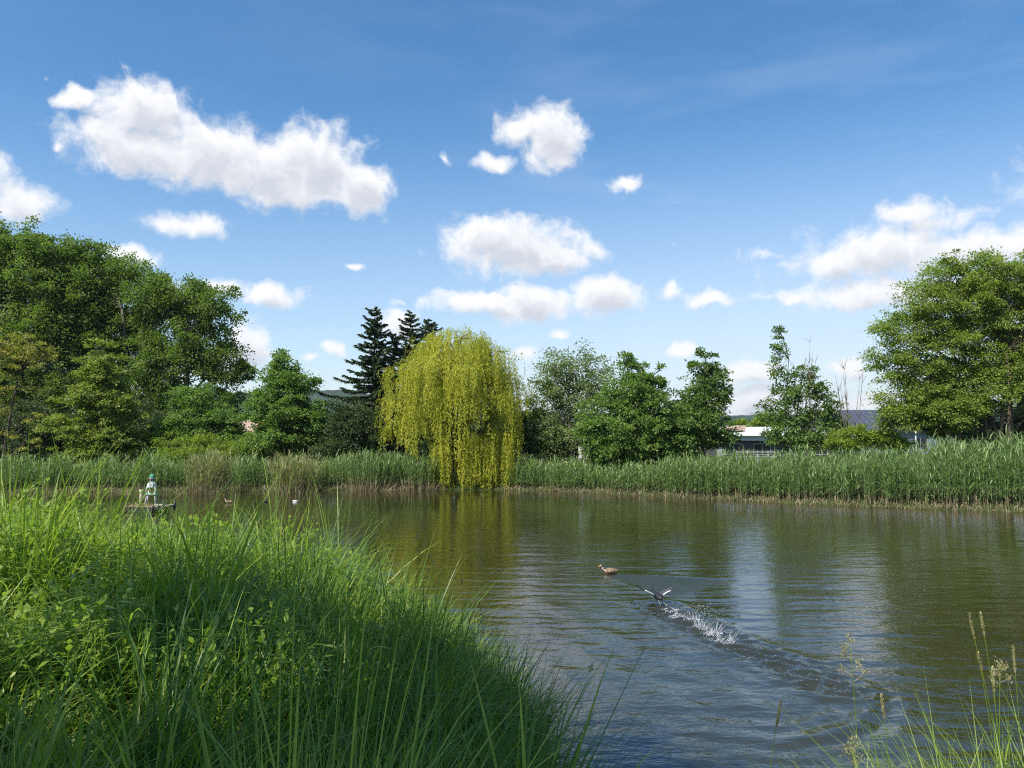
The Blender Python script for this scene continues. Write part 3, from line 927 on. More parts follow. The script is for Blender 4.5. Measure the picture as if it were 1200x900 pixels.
tree('shrub', 'dark shrub under the bushy tree close to the reeds', px=735, Y=55, spec=[(712, 535, 24, 14), (745, 538, 40, 14), (790, 536, 30, 14)],
     mat='leaf_dark', clusters=140, per=60, cr=.38, leaf=(.14, .09), seed=44, **SH)
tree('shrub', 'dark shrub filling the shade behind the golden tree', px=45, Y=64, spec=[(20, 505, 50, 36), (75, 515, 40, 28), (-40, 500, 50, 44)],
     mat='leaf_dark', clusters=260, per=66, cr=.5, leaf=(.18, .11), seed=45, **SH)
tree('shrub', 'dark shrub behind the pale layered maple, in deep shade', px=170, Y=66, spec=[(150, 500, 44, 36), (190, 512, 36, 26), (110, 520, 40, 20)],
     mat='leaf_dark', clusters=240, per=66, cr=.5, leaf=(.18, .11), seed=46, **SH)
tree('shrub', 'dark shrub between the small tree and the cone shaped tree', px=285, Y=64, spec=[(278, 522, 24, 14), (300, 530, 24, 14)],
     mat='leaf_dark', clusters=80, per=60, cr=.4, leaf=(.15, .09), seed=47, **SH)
tree('shrub', 'yellowish shrub rising behind the reeds below the slate roof', px=1012, Y=46, spec=[(1000, 512, 22, 12), (1030, 514, 22, 10), (1052, 520, 18, 8), (985, 520, 18, 10)],
     mat='leaf_lime', clusters=120, per=56, cr=.30, leaf=(.13, .07), seed=48, **SH)
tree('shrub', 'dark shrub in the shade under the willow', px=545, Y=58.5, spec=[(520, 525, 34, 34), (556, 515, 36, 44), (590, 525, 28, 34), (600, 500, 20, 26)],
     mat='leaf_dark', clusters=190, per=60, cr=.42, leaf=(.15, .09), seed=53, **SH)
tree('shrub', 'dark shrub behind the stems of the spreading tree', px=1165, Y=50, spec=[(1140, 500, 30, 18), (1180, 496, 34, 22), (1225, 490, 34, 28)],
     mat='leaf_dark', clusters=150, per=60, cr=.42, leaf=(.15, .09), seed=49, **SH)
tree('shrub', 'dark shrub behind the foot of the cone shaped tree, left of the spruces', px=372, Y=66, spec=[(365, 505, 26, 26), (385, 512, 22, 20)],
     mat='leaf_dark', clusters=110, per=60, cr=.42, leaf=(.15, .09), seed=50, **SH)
tree('roadside_tree', 'bright green roadside tree just behind the white roof', 'tree', 900, 108,
     [(898, 492, 14, 10), (885, 500, 12, 7), (915, 496, 14, 10)], 'leaf_ash', clusters=60, per=50, cr=.7, leaf=(.26, .18), seed=51, trunk_r=.15)
tree('roadside_tree', 'small yellow green roadside tree at the left end of the white roof', 'tree', 866, 112,
     [(866, 498, 9, 6), (874, 503, 9, 5)], 'leaf_lime', clusters=40, per=50, cr=.6, leaf=(.26, .18), seed=52, trunk_r=.12)


def bare_shrub(px, py_top, Y, n, label, seed, spread):
    rng = np.random.default_rng(seed)
    X = (px - 600) / F_PX * Y; z = float(ground_z(X, Y))
    root = empty('bare_shrub', (X, Y, z)); tag(root, label, 'shrub', 'leafless shrubs on the right bank')
    H = at(px, py_top, Y).z - z
    for k in range(n):
        g = Geo()
        top = np.array((rng.normal(0, spread), rng.normal(0, spread * .6), H * rng.uniform(.65, 1.0)))
        P = limb(g, (rng.normal(0, .12), rng.normal(0, .1), -.2), top, .03, .008, rng, .0, 8, 5, .015)
        for q in range(9):
            j = rng.integers(3, 8)
            d = np.array((rng.normal(0, .35), rng.normal(0, .3), rng.uniform(.3, .9))) * rng.uniform(.5, 1.1)
            limb(g, P[j], P[j] + d, .011, .004, rng, .05, 4, 4)
        g.build('stem', M['twig'], root, smooth=True)


bare_shrub(952, 392, 48.6, 5, 'bare twigs rising behind the young dark green tree', 61, .5)
bare_shrub(1000, 422, 47.5, 9, 'leafless pale shrub in front of the slate roof', 62, .9)


def spruce(px, Y, py_top, Rpx, label, seed, twist=0.0):
    rng = np.random.default_rng(seed)
    X = (px - 600) / F_PX * Y; z0 = float(ground_z(X, Y))
    H = at(px, py_top, Y).z - z0; Rm = Rpx * Y / F_PX
    root = empty('spruce_tree', (X, Y, z0)); tag(root, label, 'tree', 'spruces behind the willow')
    wood, cr = Geo(), Geo()
    wood.tube([(0, 0, -.3), (0, 0, H * .5), (0, 0, H)], [.24, .13, .015], 7)
    z = H * .06
    while z < H * .985:
        t = z / H
        ln = Rm * (1 - t) ** .72 + .10
        nb = rng.integers(5, 8); a0 = rng.random() * 6.28
        for k in range(nb):
            a = a0 + k * 2 * PI / nb + rng.normal(0, .2)
            L = ln * rng.uniform(.4, 1.15) * (1.25 if rng.random() < .2 else 1) * (1 + .22 * math.sin(a * 2 + z * .9 + seed))
            if rng.random() < .10: continue
            h = np.array((math.cos(a), math.sin(a), 0))
            s = np.linspace(0, 1, 7)[:, None]
            rise = .25 * t
            P = np.array((0, 0, max(.3, z + rng.normal(0, .22)))) + h * L * s + np.array((0, 0, 1)) * L * (rise * s - .42 * s ** 1.4 * (1 - t * .7) + .26 * s ** 3)
            wood.tube(P, np.linspace(.03, .008, 7), 4, cap=False)
            m = int(24 + 80 * L)
            u = rng.random(m) ** .8
            idx = u * 6; i0 = np.minimum(idx.astype(int), 5); f = (idx - i0)[:, None]
            C = P[i0] * (1 - f) + P[i0 + 1] * f
            side = rng.choice([-1., 1.], m)[:, None]
            sv = np.array((-h[1], h[0], 0))
            D = unit(h * rng.uniform(.5, 1.0, (m, 1)) + sv * side * rng.uniform(.2, .9, (m, 1)) + np.array((0, 0, 1)) * rng.uniform(-.75, .15, (m, 1)))
            N = unit(np.array((0, 0, 1)) + rng.normal(0, .5, (m, 3)))
            cr.leaves(C, D, N, (.20 + .28 * (1 - t)) * rng.uniform(.6, 1.3, m), rng.uniform(.07, .15, m), np.clip(rng.normal(.45, .2, m), 0, 1), fold=.3)
        z += rng.uniform(.16, .30)
    wood.build('trunk', M['bark'], root, smooth=True)
    cr.build('crown', M['leaf_spruce'], root)


spruce(438, 63, 358, 54, 'dark spruce tree left of the yellow willow, the foremost one', 71)
spruce(480, 67, 364, 46, 'dark spruce tree whose tip rises behind the top of the willow', 72)
spruce(462, 65, 392, 50, 'dark spruce tree filling the gap between the foremost spruce and the willow', 74)
spruce(502, 70, 372, 44, 'dark spruce tree mostly hidden behind the willow', 73)


def willow(px, Y, label, seed):
    rng = np.random.default_rng(seed)
    X = (px - 600) / F_PX * Y; z0 = float(ground_z(X, Y))
    root = empty('weeping_willow', (X, Y, z0)); tag(root, label, 'tree')
    lobes = px_lobes([(528, 412, 48, 30, .4), (496, 436, 38, 26, -.8), (562, 428, 42, 28, -.6), (584, 458, 30, 30, -.2), (474, 474, 27, 28, -.9), (540, 405, 34, 20, -1.0), (535, 440, 58, 30, -1.8), (562, 470, 46, 26, -1.9), (492, 500, 34, 22, -1.8), (530, 462, 60, 34, 1.8), (512, 475, 34, 26, -2.2)], (X, Y, z0), Y)
    wood, cr = Geo(), Geo()
    top = np.array((0, 0, lobes[0][2]))
    P = limb(wood, (0, 0, -.3), (.2, 0, top[2] * .5), .42, .28, rng, 0, 6, 9)
    areas = np.array([l[3] * l[4] for l in lobes]); areas /= areas.sum()
    zmin = .05
    for l, a in zip(lobes, areas):
        c, r = np.array(l[:3]), np.array(l[3:])
        main = limb(wood, P[rng.integers(3, 6)], c + np.array((0, 0, .3 * r[2])), .2, .05, rng, .12, 7, 6)
        nc = int(520 * a)
        for k in range(nc):
            d = rng.normal(size=3); d[2] = abs(d[2]) * 1.1; d[1] -= .25; d /= np.linalg.norm(d)
            s = c + d * r * rng.uniform(.75, 1.06)
            if k % 5 == 0: limb(wood, main[rng.integers(3, 7)], s, .04, .012, rng, .15, 5, 4)
            h = np.array((d[0], d[1], 0)); h /= np.linalg.norm(h) + 1e-6
            ctint = rng.normal(.5, .13)
            drop = rng.uniform(.7, 2.3) * (1.3 if s[0] > .2 else .95)
            if rng.random() < .22: drop *= 1.9
            for q in range(rng.integers(5, 10)):
                st = s + rng.normal(0, (.22, .22, .14))
                ln = min(drop * rng.uniform(.6, 1.15), st[2] - zmin)
                if ln < .3: continue
                reach = rng.uniform(.15, .5)
                n = int(ln / .055)
                t = np.sort(rng.random(n))
                wig = .05 * np.sin(t * 7 + rng.random() * 6)
                C = st + h * (reach * (1 - np.exp(-3 * t)) + wig)[:, None]
                C[:, 2] += .12 * np.sin(np.minimum(t * 6, PI)) - ln * t
                C += rng.normal(0, .045, (n, 3))
                D = unit(np.array((0, 0, -1.0)) + rng.normal(0, .42, (n, 3)) + h * .15)
                N = unit(h + rng.normal(0, .7, (n, 3)) + np.array((0, 0, .3)))
                cr.leaves(C, D, N, rng.uniform(.12, .23, n), rng.uniform(.035, .060, n), np.clip(rng.normal(ctint, .15, n), 0, 1), fold=.2)
    # long lowest streamers that reach the water at the right
    for (cx, w_, ztop, m) in ((548, 14, 3.1, 70), (560, 12, 2.8, 60), (522, 11, 2.4, 60), (582, 14, 3.2, 60), (597, 10, 3.3, 40), (572, 8, 2.6, 40), (508, 9, 2.0, 34)):
        for q in range(m):
            p = at(cx + rng.normal(0, w_ * .5), 540, Y - 3.0 + rng.normal(0, .35)) - Vector((X, Y, z0))
            ln = ztop * rng.uniform(.8, 1.05) + z0 - .25
            n = int(ln / .045); t = np.sort(rng.random(n))
            C = np.stack([p.x + .06 * np.sin(5 * t + q), np.full(n, p.y), ztop + rng.normal(0, .3) - ln * t], 1) + rng.normal(0, .03, (n, 3))
            D = unit(np.array((0, 0, -1.0)) + rng.normal(0, .42, (n, 3)))
            cr.leaves(C, D, unit(rng.normal(0, 1, (n, 3)) + np.array((-.3, -.6, .3))), rng.uniform(.12, .22, n), rng.uniform(.035, .06, n), np.clip(rng.normal(.55, .17, n), 0, 1), fold=.2)
    wood.build('trunk', M['bark'], root, smooth=True)
    cr.build('crown', M['leaf_willow'], root)


willow(540, 56, 'yellow green weeping willow trailing its strands to the water', 81)


SHADES = [(-3.7, 3.3, 1.0), (-2.2, 3.5, 1.3), (-.8, 3.7, 1.3), (-.2, 5.3, 1.1), (-.1, 6.9, .9), (-.9, 7.7, .7), (-2.9, 7.4, .9), (-1.4, 4.6, .8), (-2.5, 2.2, 1.4), (-.5, 2.2, 1.4), (-.4, 8.2, .5), (-.55, 6.1, .9)]


def shade_tree():
    """the tree behind the photographer that shades the front of the bank"""
    rng = np.random.default_rng(91)
    x, y = -10.2, -2.6
    root = empty('bank_tree', (x, y, float(ground_z(x, y)))); tag(root, 'tall tree on the near bank whose shade falls over the front grass', 'tree')
    wood, cr = Geo(), Geo()
    P = limb(wood, (0, 0, -.4), (1.0, 2.0, 9.0), .3, .14, rng, 0, 9, 8)
    for (sx, sy, r) in SHADES:
        dz = 10.0 + 1.2 * math.sin(sx * 3 + sy)
        k = dz / math.tan(SUN_EL)
        c = np.array((sx - x - math.sin(SUN_AZ) * -k, sy - y - math.cos(SUN_AZ) * -k, dz))
        limb(wood, P[rng.integers(4, 9)], c, .1, .03, rng, .1, 6, 6)
        n = int(38 * r ** 2 + 16)
        C = c + unit(rng.normal(size=(n, 3))) * r * rng.random((n, 1)) ** .5 * np.array((1, 1, .6))
        idx = np.repeat(np.arange(n), 50); k = len(idx)
        Q = C[idx] + rng.normal(0, .28, (k, 3))
        cr.leaves(Q, unit(rng.normal(size=(k, 3))), unit(rng.normal(0, .5, (k, 3)) + np.array((0, 0, 1))), rng.uniform(.14, .26, k), rng.uniform(.1, .17, k), rng.random(k))
    wood.build('trunk', M['bark_grey'], root, smooth=True)
    cr.build('crown', M['leaf_green'], root)


shade_tree()

# ------------------------------------------------------------------ reeds


def reed_geo(g, P, H, rng, lean=.05, leaf_w=(.030, .052), nl=10, mat=0, dry=1, dryfrac=.22, plume=0.0, plume_mat=2):
    n = len(P)
    L = np.zeros((n, 3)); L[:, :2] = rng.normal(0, lean, (n, 2)); L[:, 2] = 1
    L = unit(L)
    is_dry = rng.random(n) < dryfrac
    # stalks: tan below, green above
    g.blades(P, L, H * rng.uniform(.06, .26, n), .024, .0, np.clip(rng.normal(.45, .22, n), 0, 1), prof=(1, .95, .9), mat=dry, twist=rng.random(n) * 6)
    g.blades(P + L * (H * .2)[:, None], L, H * .72, .022, .02, rng.random(n) * .6, prof=(1, .8, .4), mat=mat, twist=rng.random(n) * 6)
    k = nl
    f = np.linspace(.17, .97, k)[None] + rng.normal(0, .04, (n, k))
    B = P[:, None] + L[:, None] * (H[:, None] * f)[..., None]
    az = rng.random((n, k)) * 2 * PI
    tilt = rng.uniform(.25, 1.25, (n, k)) * (1.15 - .6 * f)
    D = np.stack([np.cos(az) * np.sin(tilt), np.sin(az) * np.sin(tilt), np.cos(tilt)], -1) + L[:, None] * .15
    D = unit(D.reshape(-1, 3))
    m = n * k
    ln = np.clip(.20 * H[:, None] * rng.uniform(.7, 1.4, (n, k)) * (1.25 - .4 * np.abs(f - .6)), .2, .8).reshape(-1)
    tint = np.clip(np.repeat(rng.normal(.5, .2, n), k) + rng.normal(0, .2, m), 0, 1)
    keep = (rng.random(m) < np.repeat(np.where(is_dry, .5, 1.0), k)) & (f.reshape(-1) > .16)
    g.blades(B.reshape(-1, 3)[keep], D[keep], ln[keep], rng.uniform(*leaf_w, m)[keep], rng.uniform(.1, .55, m)[keep], tint[keep], prof=(.5, 1, .7, .05), mat=mat, twist=rng.normal(0, .5, m)[keep])
    if plume > 0:
        s = np.nonzero(rng.random(n) < plume)[0]
        if len(s):
            idx = np.repeat(s, 16); q = len(idx)
            tip = P[idx] + L[idx] * (H[idx] * rng.uniform(.98, 1.10, q))[:, None]
            g.blades(tip, unit(rng.normal(0, .5, (q, 3)) + np.array((.5, 0, .8))), rng.uniform(.10, .22, q), .03, .5, rng.random(q), prof=(.6, 1, .1), mat=plume_mat)


def along(pts, n, rng):
    pts = np.asarray(pts, float)
    seg = np.linalg.norm(np.diff(pts, axis=0), axis=1); cum = np.concatenate([[0], np.cumsum(seg)])
    u = np.sort(rng.random(n)) * cum[-1]
    return np.stack([np.interp(u, cum, pts[:, 0]), np.interp(u, cum, pts[:, 1])], 1)


def litter(g, base, n, rng, h=(.15, .55), depth=.5, mat=1):
    Q = along(base, n, rng)
    Q[:, 1] += rng.uniform(-.15, depth, n)
    z = np.maximum(ground_z(Q[:, 0], Q[:, 1]), -.05)
    P = np.column_stack([Q, z - .02])
    D = unit(np.column_stack([rng.normal(0, .38, n), rng.normal(-.15, .3, n), np.ones(n)]))
    g.blades(P, D, rng.uniform(*h, n), rng.uniform(.02, .05, n), rng.uniform(0, .5, n), np.clip(rng.normal(.5, .25, n), 0, 1), prof=(1, .9, .6, .1), mat=mat, twist=rng.random(n) * 6)


def shore_line(x0, x1):
    """the far water's edge between two x positions"""
    far = SHORE[(SHORE[:, 1] > 30)]
    far = far[np.argsort(far[:, 0])]
    xs = np.linspace(x0, x1, 60)
    return np.stack([xs, np.interp(xs, far[:, 0], far[:, 1])], 1)


def reed_bed(name, label, base, density, hfun, seed, depth=3.2, plume=0.0, mats=('reed', 'dry', 'plume'), clumpy=.12):
    rng = np.random.default_rng(seed)
    L = np.linalg.norm(np.diff(np.asarray(base), axis=0), axis=1).sum()
    n = int(L * density)
    Q = along(base, n, rng)
    dep = rng.random(n) ** 1.4 * depth
    Q[:, 1] += dep + .18 * wav(Q[:, 0], dep * 0, 1.6, seed) + .15
    Q[:, 0] += rng.normal(0, .15, n)
    z = np.maximum(ground_z(Q[:, 0], Q[:, 1]), -.3)
    P = np.column_stack([Q, z])
    zone = wav(Q[:, 0], dep, .9, seed)
    H = hfun(Q[:, 0]) - np.maximum(z, 0) + .16 * zone + .12 * wav(Q[:, 0], dep, 2.6, seed + 4) + rng.normal(0, .17, n)
    cl = .5 + .5 * np.sin(Q[:, 0] * 2 * PI / 3.1 + 1.6 * wav(Q[:, 0], Q[:, 0] * 0, .5, seed))
    H *= 1 - clumpy * (1 - cl)
    P[:, 1] += 1.6 * clumpy * (1 - cl) * np.clip(1.4 - dep, 0, 1)
    H *= np.where(dep < .4, rng.uniform(.72, 1, n), 1)
    g = Geo()
    reed_geo(g, P, np.maximum(H, .6), rng, plume=plume)
    litter(g, base, int(L * 65), rng, (.12, .45))
    o = g.build(name, [M[m] for m in mats], smooth=True)
    tag(o, label, 'reeds', kind='stuff')


reed_bed('reed_bed', 'tall green reed bed along the far bank right of the willow',
         shore_line(-.9, 34), 96,
         lambda x: np.interp(x, [-2, 2, 5, 6.5, 8, 10, 13, 17, 21, 25, 30], [2.05, 2.0, 1.85, 1.6, 1.72, 2.15, 2.5, 2.55, 3.0, 3.5, 3.65]), 101, plume=.012)
reed_bed('reed_bed', 'green reed bed along the far bank left of the willow',
         shore_line(-50, -4.6), 90,
         lambda x: np.interp(x, [-48, -33, -28, -22, -16, -10, -5], [2.3, 2.3, 2.25, 2.3, 2.2, 2.2, 2.1]), 102, clumpy=.34)


def reed_clump(px, py, width_px, top, label, seed, n=200, mat='reed_pale', fan=.2):
    rng = np.random.default_rng(seed)
    p = at(px, py, 10); Y = CAM_H * 10 / (CAM_H - p.z); X = p.x / 10 * Y
    w = width_px * Y / F_PX / 2
    a = rng.random(n) * 2 * PI; r = np.sqrt(rng.random(n))
    Q = np.column_stack([np.cos(a) * r * w * .72, .9 + np.sin(a) * r * .9])
    P = np.column_stack([Q, np.full(n, -.1)])
    H = top + rng.normal(0, .16, n) - .25 * r ** 2
    g = Geo()
    L = unit(np.column_stack([Q[:, 0] / w * fan * 1.5 + rng.normal(0, .05, n), (Q[:, 1] - .9) * fan * .6 + rng.normal(0, .05, n), np.ones(n)]))
    # fan out: lean grows toward the clump's rim
    reed_geo_lean(g, P, H, L, rng)
    m = 120
    Pd = np.column_stack([rng.uniform(-w, w, m) * .9, rng.uniform(.0, .5, m), np.full(m, -.05)])
    g.blades(Pd, unit(np.column_stack([Pd[:, 0] / w * .5 + rng.normal(0, .2, m), rng.normal(-.2, .2, m), np.ones(m)])), rng.uniform(.4, 1.3, m), rng.uniform(.02, .045, m), rng.uniform(0, .35, m),
             np.clip(rng.normal(.55, .22, m), 0, 1), prof=(1, .9, .6, .1), mat=1, twist=rng.random(m) * 6)
    o = g.build('reed_clump', [M[mat], M['dry'], M['plume']], loc=(X, Y, 0), smooth=True)
    tag(o, label, 'reed clump', 'reed clumps at the far water edge')


def reed_geo_lean(g, P, H, L, rng, nl=9):
    n = len(P); k = nl
    g.blades(P, L, H * .4, .028, .0, np.clip(rng.normal(.6, .2, n), 0, 1), prof=(1, .95, .9), mat=1, twist=rng.random(n) * 6)
    g.blades(P + L * (H * .4)[:, None], L, H * .55, .022, .03, rng.random(n) * .6, prof=(1, .8, .3), mat=0, twist=rng.random(n) * 6)
    f = np.linspace(.25, .98, k)[None] + rng.normal(0, .04, (n, k))
    B = (P[:, None] + L[:, None] * (H[:, None] * f)[..., None]).reshape(-1, 3)
    az = rng.random((n, k)) * 2 * PI; tilt = rng.uniform(.1, .6, (n, k))
    D = unit((np.stack([np.cos(az) * np.sin(tilt), np.sin(az) * np.sin(tilt), np.cos(tilt)], -1) + L[:, None] * .5).reshape(-1, 3))
    m = n * k
    g.blades(B, D, rng.uniform(.35, .62, m), rng.uniform(.024, .04, m), rng.uniform(.08, .5, m), np.clip(np.repeat(rng.normal(.5, .18, n), k) + rng.normal(0, .12, m), 0, 1), prof=(.5, 1, .7, .05), mat=0, twist=rng.normal(0, .5, m))


reed_clump(238, 580, 66, 2.45, 'pale reed clump standing in the water just right of the raft', 111, 230, fan=.16)
reed_clump(340, 578.5, 64, 2.35, 'fan shaped reed clump with tan flattened stalks below the cone shaped tree', 112, 230, fan=.3)
reed_clump(430, 575.5, 66, 2.5, 'broad green reed clump below the dark spruce', 113, 240, 'reed', .2)
reed_clump(487, 575, 50, 2.3, 'green reed clump at the left foot of the willow', 114, 170, 'reed', .18)

# ------------------------------------------------------------------ near bank: grass and weeds


def bank_points(n, rng, az=(-40, 8), dist=(2.4, 21), power=1.0):
    a = np.radians(rng.uniform(*az, n)); d = dist[0] + (dist[1] - dist[0]) * rng.random(n) ** power
    x, y = np.sin(a) * d, np.cos(a) * d
    s = shore_dist(x, y)
    ok = s > .02
    x, y, s = x[ok], y[ok], s[ok]
    return x, y, s, ground_z(x, y, s)


CLUMPS = None


def clump_field(x, y):
    """height factor, tone and outward lean of the clump each plant belongs to"""
    global CLUMPS
    if CLUMPS is None:
        rng = np.random.default_rng(77)
        a = np.radians(rng.uniform(-44, 12, 420)); d = 2 + 20 * rng.random(420) ** .8
        CLUMPS = (np.sin(a) * d, np.cos(a) * d, rng.uniform(.45, 1.0, 420) + .62 * (rng.random(420) < .35), rng.normal(0, .17, 420), rng.uniform(.3, .75, 420))
    cx, cy_, h, t, r = CLUMPS
    F, T, LX, LY = (np.empty(len(x)) for _ in range(4))
    for i in range(0, len(x), 8000):
        q = slice(i, i + 8000)
        dx, dy = x[q, None] - cx, y[q, None] - cy_
        dd = np.hypot(dx, dy) / r
        j = dd.argmin(1); k = np.arange(len(j)); m = np.minimum(dd[k, j], 1.6)
        F[q] = h[j] * (1.12 - .34 * m ** 2); T[q] = t[j]
        n = np.hypot(dx[k, j], dy[k, j]) + 1e-6
        LX[q], LY[q] = dx[k, j] / n * m * .32, dy[k, j] / n * m * .32
    return np.maximum(F, .28), T, LX, LY


def bank_grass():
    rng = np.random.default_rng(201)
    g = Geo()
    # fine undergrowth everywhere
    x, y, s, z = bank_points(26000, rng, power=.9)
    n = len(x)
    tall = .5 + .5 * wav(x, y, 1.1, 2)
    L = (.38 + .30 * tall) * rng.uniform(.55, 1.3, n)
    cf, ctn, lx, ly = clump_field(x, y)
    L *= .45 + .6 * cf
    az = rng.random(n) * 2 * PI; tilt = np.abs(rng.normal(.3, .22, n))
    D = unit(np.stack([np.cos(az) * np.sin(tilt), np.sin(az) * np.sin(tilt), np.cos(tilt)], 1))
    tint = np.clip(.45 + ctn + .12 * wav(x, y, .9, 5) + rng.normal(0, .18, n), 0, 1)
    w = rng.uniform(.005, .0105, n) * (1 + .035 * np.hypot(x, y))
    g.blades(np.column_stack([x, y, z - .03]), D, L, w, rng.uniform(.10, .75, n), tint, twist=rng.normal(0, .6, n))
    # tufts whose blades fan out and arch over
    x, y, s, z = bank_points(1550, rng, power=.85)
    hole = wav(x, y, 2.0, 40) > -.55
    x, y, s, z = x[hole], y[hole], s[hole], z[hole]
    nt = len(x)
    m = rng.integers(14, 42, nt); idx = np.repeat(np.arange(nt), m); n = len(idx)
    TL = (.86 + .34 * wav(x, y, .7, 14)) * rng.uniform(.55, 1.45, nt)
    cf, ctn, lx, ly = clump_field(x, y)
    TL *= np.interp(np.hypot(x, y), [2.4, 5, 9], [.75, .95, 1.1]) * (.25 + .85 * cf)
    az = rng.random(n) * 2 * PI; tilt = np.abs(rng.normal(0, .42, n))
    lean = np.stack([.14 * wav(x, y, .8, 21) + lx, .14 * wav(x, y, .8, 33) + ly], 1)[idx]
    D = unit(np.stack([np.cos(az) * np.sin(tilt) + lean[:, 0], np.sin(az) * np.sin(tilt) + lean[:, 1], np.cos(tilt)], 1))
    r = rng.random(n) ** .6 * .16
    P = np.column_stack([x[idx] + np.cos(az) * r, y[idx] + np.sin(az) * r, z[idx] - .04])
    tt = (rng.normal(.52, .18, nt) + ctn)[idx]
    g.blades(P, D, TL[idx] * rng.uniform(.5, 1.2, n), (rng.uniform(.007, .014, n) * rng.choice([.8, 1.1, 1.9], nt)[idx]) * (1 + .03 * np.hypot(x, y))[idx], rng.uniform(.05, 1.0, n) ** 1.3, np.clip(tt + rng.normal(0, .15, n), 0, 1), prof=(.55, .95, 1, .85, .55, .04), twist=rng.normal(0, .6, n))
    # tall broad tufts with drooping tips
    x, y, s, z = bank_points(420, rng, az=(-38, 7), dist=(3.2, 15))
    nt = len(x); m = rng.integers(14, 30, nt); idx = np.repeat(np.arange(nt), m); n = len(idx)
    az = rng.random(n) * 2 * PI; tilt = np.abs(rng.normal(.12, .28, n))
    D = unit(np.stack([np.cos(az) * np.sin(tilt), np.sin(az) * np.sin(tilt), np.cos(tilt)], 1))
    r = rng.random(n) * .1
    P = np.column_stack([x[idx] + np.cos(az) * r, y[idx] + np.sin(az) * r, z[idx] - .04])
    tt = np.where(rng.random(nt) < .4, .85, .3)[idx]
    g.blades(P, D, rng.uniform(.9, 1.4, nt)[idx] * rng.uniform(.6, 1.1, n) * np.interp(y[idx], [3, 6], [.75, 1]), rng.uniform(.013, .022, n), rng.uniform(.1, 1.0, n), np.clip(tt + rng.normal(0, .14, n), 0, 1), prof=(.5, .8, 1, .95, .75, .45, .03), twist=rng.normal(0, .5, n))
    # a few dry blades
    x, y, s, z = bank_points(3000, rng)
    n = len(x); az = rng.random(n) * 6.28; tilt = np.abs(rng.normal(.35, .25, n))
    g.blades(np.column_stack([x, y, z]), np.stack([np.cos(az) * np.sin(tilt), np.sin(az) * np.sin(tilt), np.cos(tilt)], 1), rng.uniform(.4, .9, n), rng.uniform(.004, .008, n), rng.uniform(.2, .7, n), rng.random(n) * .8 + .2, mat=1)
    o = g.build('bank_grass', [M['grass'], M['seed']], smooth=True)
    tag(o, 'dense sunlit and shaded grass covering the near bank', 'grass', kind='stuff')

    # broad-bladed grass along the water's edge
    g = Geo()
    rng = np.random.default_rng(202)
    edge = [(-15, 20.4), (-10, 18.1), (-6.5, 16.2), (-4, 14.6), (-2.3, 13.2), (-1.0, 11.9), (-.2, 10.8), (.15, 9.7), (.28, 8.5), (.28, 7.4), (.43, 6.3), (.9, 5.5)]
    Q = along(edge, 5200, rng); n = len(Q)
    dep = np.abs(rng.normal(0, .9, n))
    Q[:, 0] -= dep * .75; Q[:, 1] -= dep * .66
    x2, y2, s2, z2 = bank_points(5200, rng, az=(-26, 6), dist=(5, 12.5))
    x = np.concatenate([Q[:, 0], x2]); y = np.concatenate([Q[:, 1], y2])
    s = shore_dist(x, y); ok = s > -.05; x, y, s = x[ok], y[ok], s[ok]
    z = np.maximum(ground_z(x, y, s), -.03); n = len(x)
    az = rng.random(n) * 2 * PI; tilt = np.abs(rng.normal(.2, .14, n))
    D = np.stack([np.cos(az) * np.sin(tilt) + .10, np.sin(az) * np.sin(tilt) + .06, np.cos(tilt)], 1)
    zone = wav(x, y, 1.3, 9)
    cf, ctn, lx, ly = clump_field(x, y)
    L = (.95 + .22 * zone) * rng.uniform(.6, 1.35, n) * (.35 + .75 * cf)
    D[:, 0] += lx; D[:, 1] += ly
    g.blades(np.column_stack([x, y, z - .03]), unit(D), L, rng.uniform(.009, .018, n), rng.uniform(.05, .5, n), np.clip(.42 + ctn + .1 * zone + rng.normal(0, .17, n), 0, 1), prof=(.6, .95, 1, .8, .5, .03), twist=rng.normal(0, .5, n))
    o = g.build('waterside_grass', [M['sedge']], smooth=True)
    tag(o, 'long broad bladed grass leaning over the near water edge', 'grass', kind='stuff')

    # grass at the lower right
    g = Geo(); rng = np.random.default_rng(203)
    n = 1300
    q = rng.uniform(.30, .85, n) ** .8; y = rng.uniform(2.5, 4.4, n); x = q * y
    x = np.concatenate([x, rng.normal(1.75, .28, 520), rng.normal(2.15, .25, 800)]); y = np.concatenate([y, rng.normal(2.9, .25, 520), rng.normal(3.3, .3, 800)])
    s = shore_dist(x, y); ok = (s > .02) & (np.hypot(x, y) > 2.4)
    x, y, s = x[ok], y[ok], s[ok]; n = len(x); z = ground_z(x, y, s)
    az = rng.random(n) * 6.28; tilt = np.abs(rng.normal(.28, .2, n))
    D = unit(np.stack([np.cos(az) * np.sin(tilt), np.sin(az) * np.sin(tilt), np.cos(tilt)], 1))
    L = rng.uniform(.7, 1.4, n) * np.interp(x / y, [.28, .42, .55, .7], [.62, .80, 1.0, 1.1])
    g.blades(np.column_stack([x, y, z - .03]), D, L, rng.uniform(.005, .012, n), rng.uniform(.1, .7, n), np.clip(rng.normal(.6, .22, n), 0, 1), prof=(.6, 1, .95, .7, .4, .03), twist=rng.normal(0, .6, n))
    o = g.build('corner_grass', [M['grass']], smooth=True)
    tag(o, 'loose bright grass at the lower right, over the water', 'grass', kind='stuff')


bank_grass()


